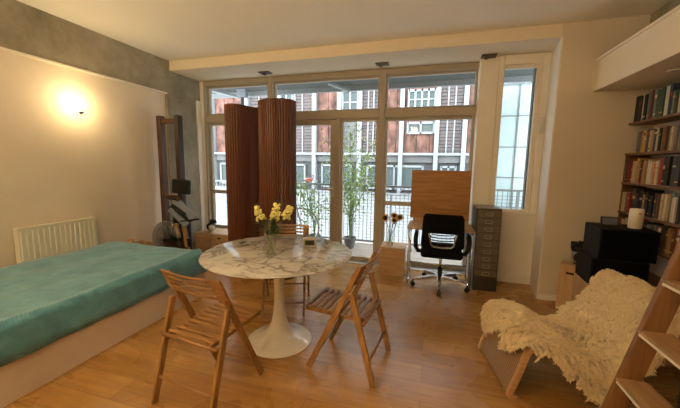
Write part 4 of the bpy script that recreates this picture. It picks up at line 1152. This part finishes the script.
# ------------------------------------------------------------------ light
def light(name, typ, loc, energy, col, rot=(0, 0, 0), size=.1, sy=None, portal=False):
    d_ = bpy.data.lights.new(name, typ); d_.energy = energy; d_.color = col
    if typ == 'AREA':
        d_.shape = 'RECTANGLE' if sy else 'SQUARE'; d_.size = size
        if sy: d_.size_y = sy
        d_.cycles.is_portal = portal
    else: d_.shadow_soft_size = size
    o = bpy.data.objects.new(name, d_); COL.objects.link(o); o.location = loc; o.rotation_euler = rot; return o
W = bpy.data.worlds.new('overcast'); SC.world = W; W.use_nodes = True
bg = W.node_tree.nodes['Background']; bg.inputs[0].default_value = (.90, .96, 1.0, 1); bg.inputs[1].default_value = 6.2
light('window_portal', 'AREA', (-1.6, 4.74, 1.4), 1, (1, 1, 1), (R(-90), 0, 0), 4.3, 2.8, True)
light('side_window_portal', 'AREA', (.98, 4.52, 1.85), 1, (1, 1, 1), (R(-90), 0, 0), .4, 1.8, True)
light('sconce_light', 'POINT', (-3.64, 2.59, 2.12), 7.5, (1, .72, .36), size=.05)
# uplighter added to brighten the ceiling, and an unseen ceiling globe, behind the camera
t = thing('added_uplighter', 'added uplighter behind the camera that brightens the ceiling', 'lamp', (-1.9, -.5, -.0))
MB().lathe([(.001, 0), (.15, 0), (.15, .02), (.02, .03)], n=28).build('base', M['blackplastic'], t)
MB().lathe([(.012, .02), (.012, 1.45)], n=12).build('pole', M['steel'], t)
MB().lathe([(.02, 1.45), (.10, 1.47), (.17, 1.53), (.165, 1.535), (.09, 1.485), (.001, 1.48)], n=28).build('bowl', M['steel'], t, smooth=True)
MB().ico((0, 0, 1.515), .03, 2).build('bulb', emis('added_uplighter_glow', (1, .80, .5), 10), t, smooth=True)
light('ceiling_fill_light', 'AREA', (-1.9, -.5, 1.56), 104, (1, .75, .45), (R(180), 0, 0), .22)  # added warm fill thrown up at the ceiling
t = thing('ceiling_lamp', 'glowing globe ceiling lamp behind the camera', 'light', (-.6, -1.0, ZC))
MB().lathe([(.05, 0), (.05, -.02), (.01, -.03), (.01, -.14)], n=20).build('ceiling_rose', M['chrome'], t)
MB().ico((0, 0, -.22), .09, 3).build('globe', emis('globe_glow', (1, .78, .48), 4), t, smooth=True)
light('ceiling_lamp_light', 'POINT', (-.6, -1.0, ZC-.36), 22, (1, .75, .42), size=.12)

# ------------------------------------------------------------------ camera
f_px = 311.766
yaw, pitch, roll = -.282996, -.126326, .0145693
cy_, sy_, cp, sp_, cr_, sr = math.cos(yaw), math.sin(yaw), math.cos(pitch), math.sin(pitch), math.cos(roll), math.sin(roll)
fwd = Vector((sy_*cp, cy_*cp, sp_)); right = Vector((cy_, -sy_, 0)); up = right.cross(fwd)
r2 = right*cr_+up*sr; u2 = -right*sr+up*cr_
cam = bpy.data.cameras.new('Camera'); co = bpy.data.objects.new('Camera', cam); COL.objects.link(co)
mt = Matrix((r2, u2, -fwd)).transposed().to_4x4(); mt.translation = (0, 0, 1.5); co.matrix_world = mt
cam.sensor_fit = 'HORIZONTAL'; cam.sensor_width = 36; cam.lens = f_px/680*36; cam.clip_start = .02
SC.camera = co
SC.view_settings.view_transform = 'Standard'; SC.view_settings.look = 'None'; SC.view_settings.gamma = 1; SC.view_settings.exposure = 0.27
SC.view_settings.use_curve_mapping = False
SC.cycles.max_bounces = 10; SC.cycles.diffuse_bounces = 5; SC.cycles.transparent_max_bounces = 24
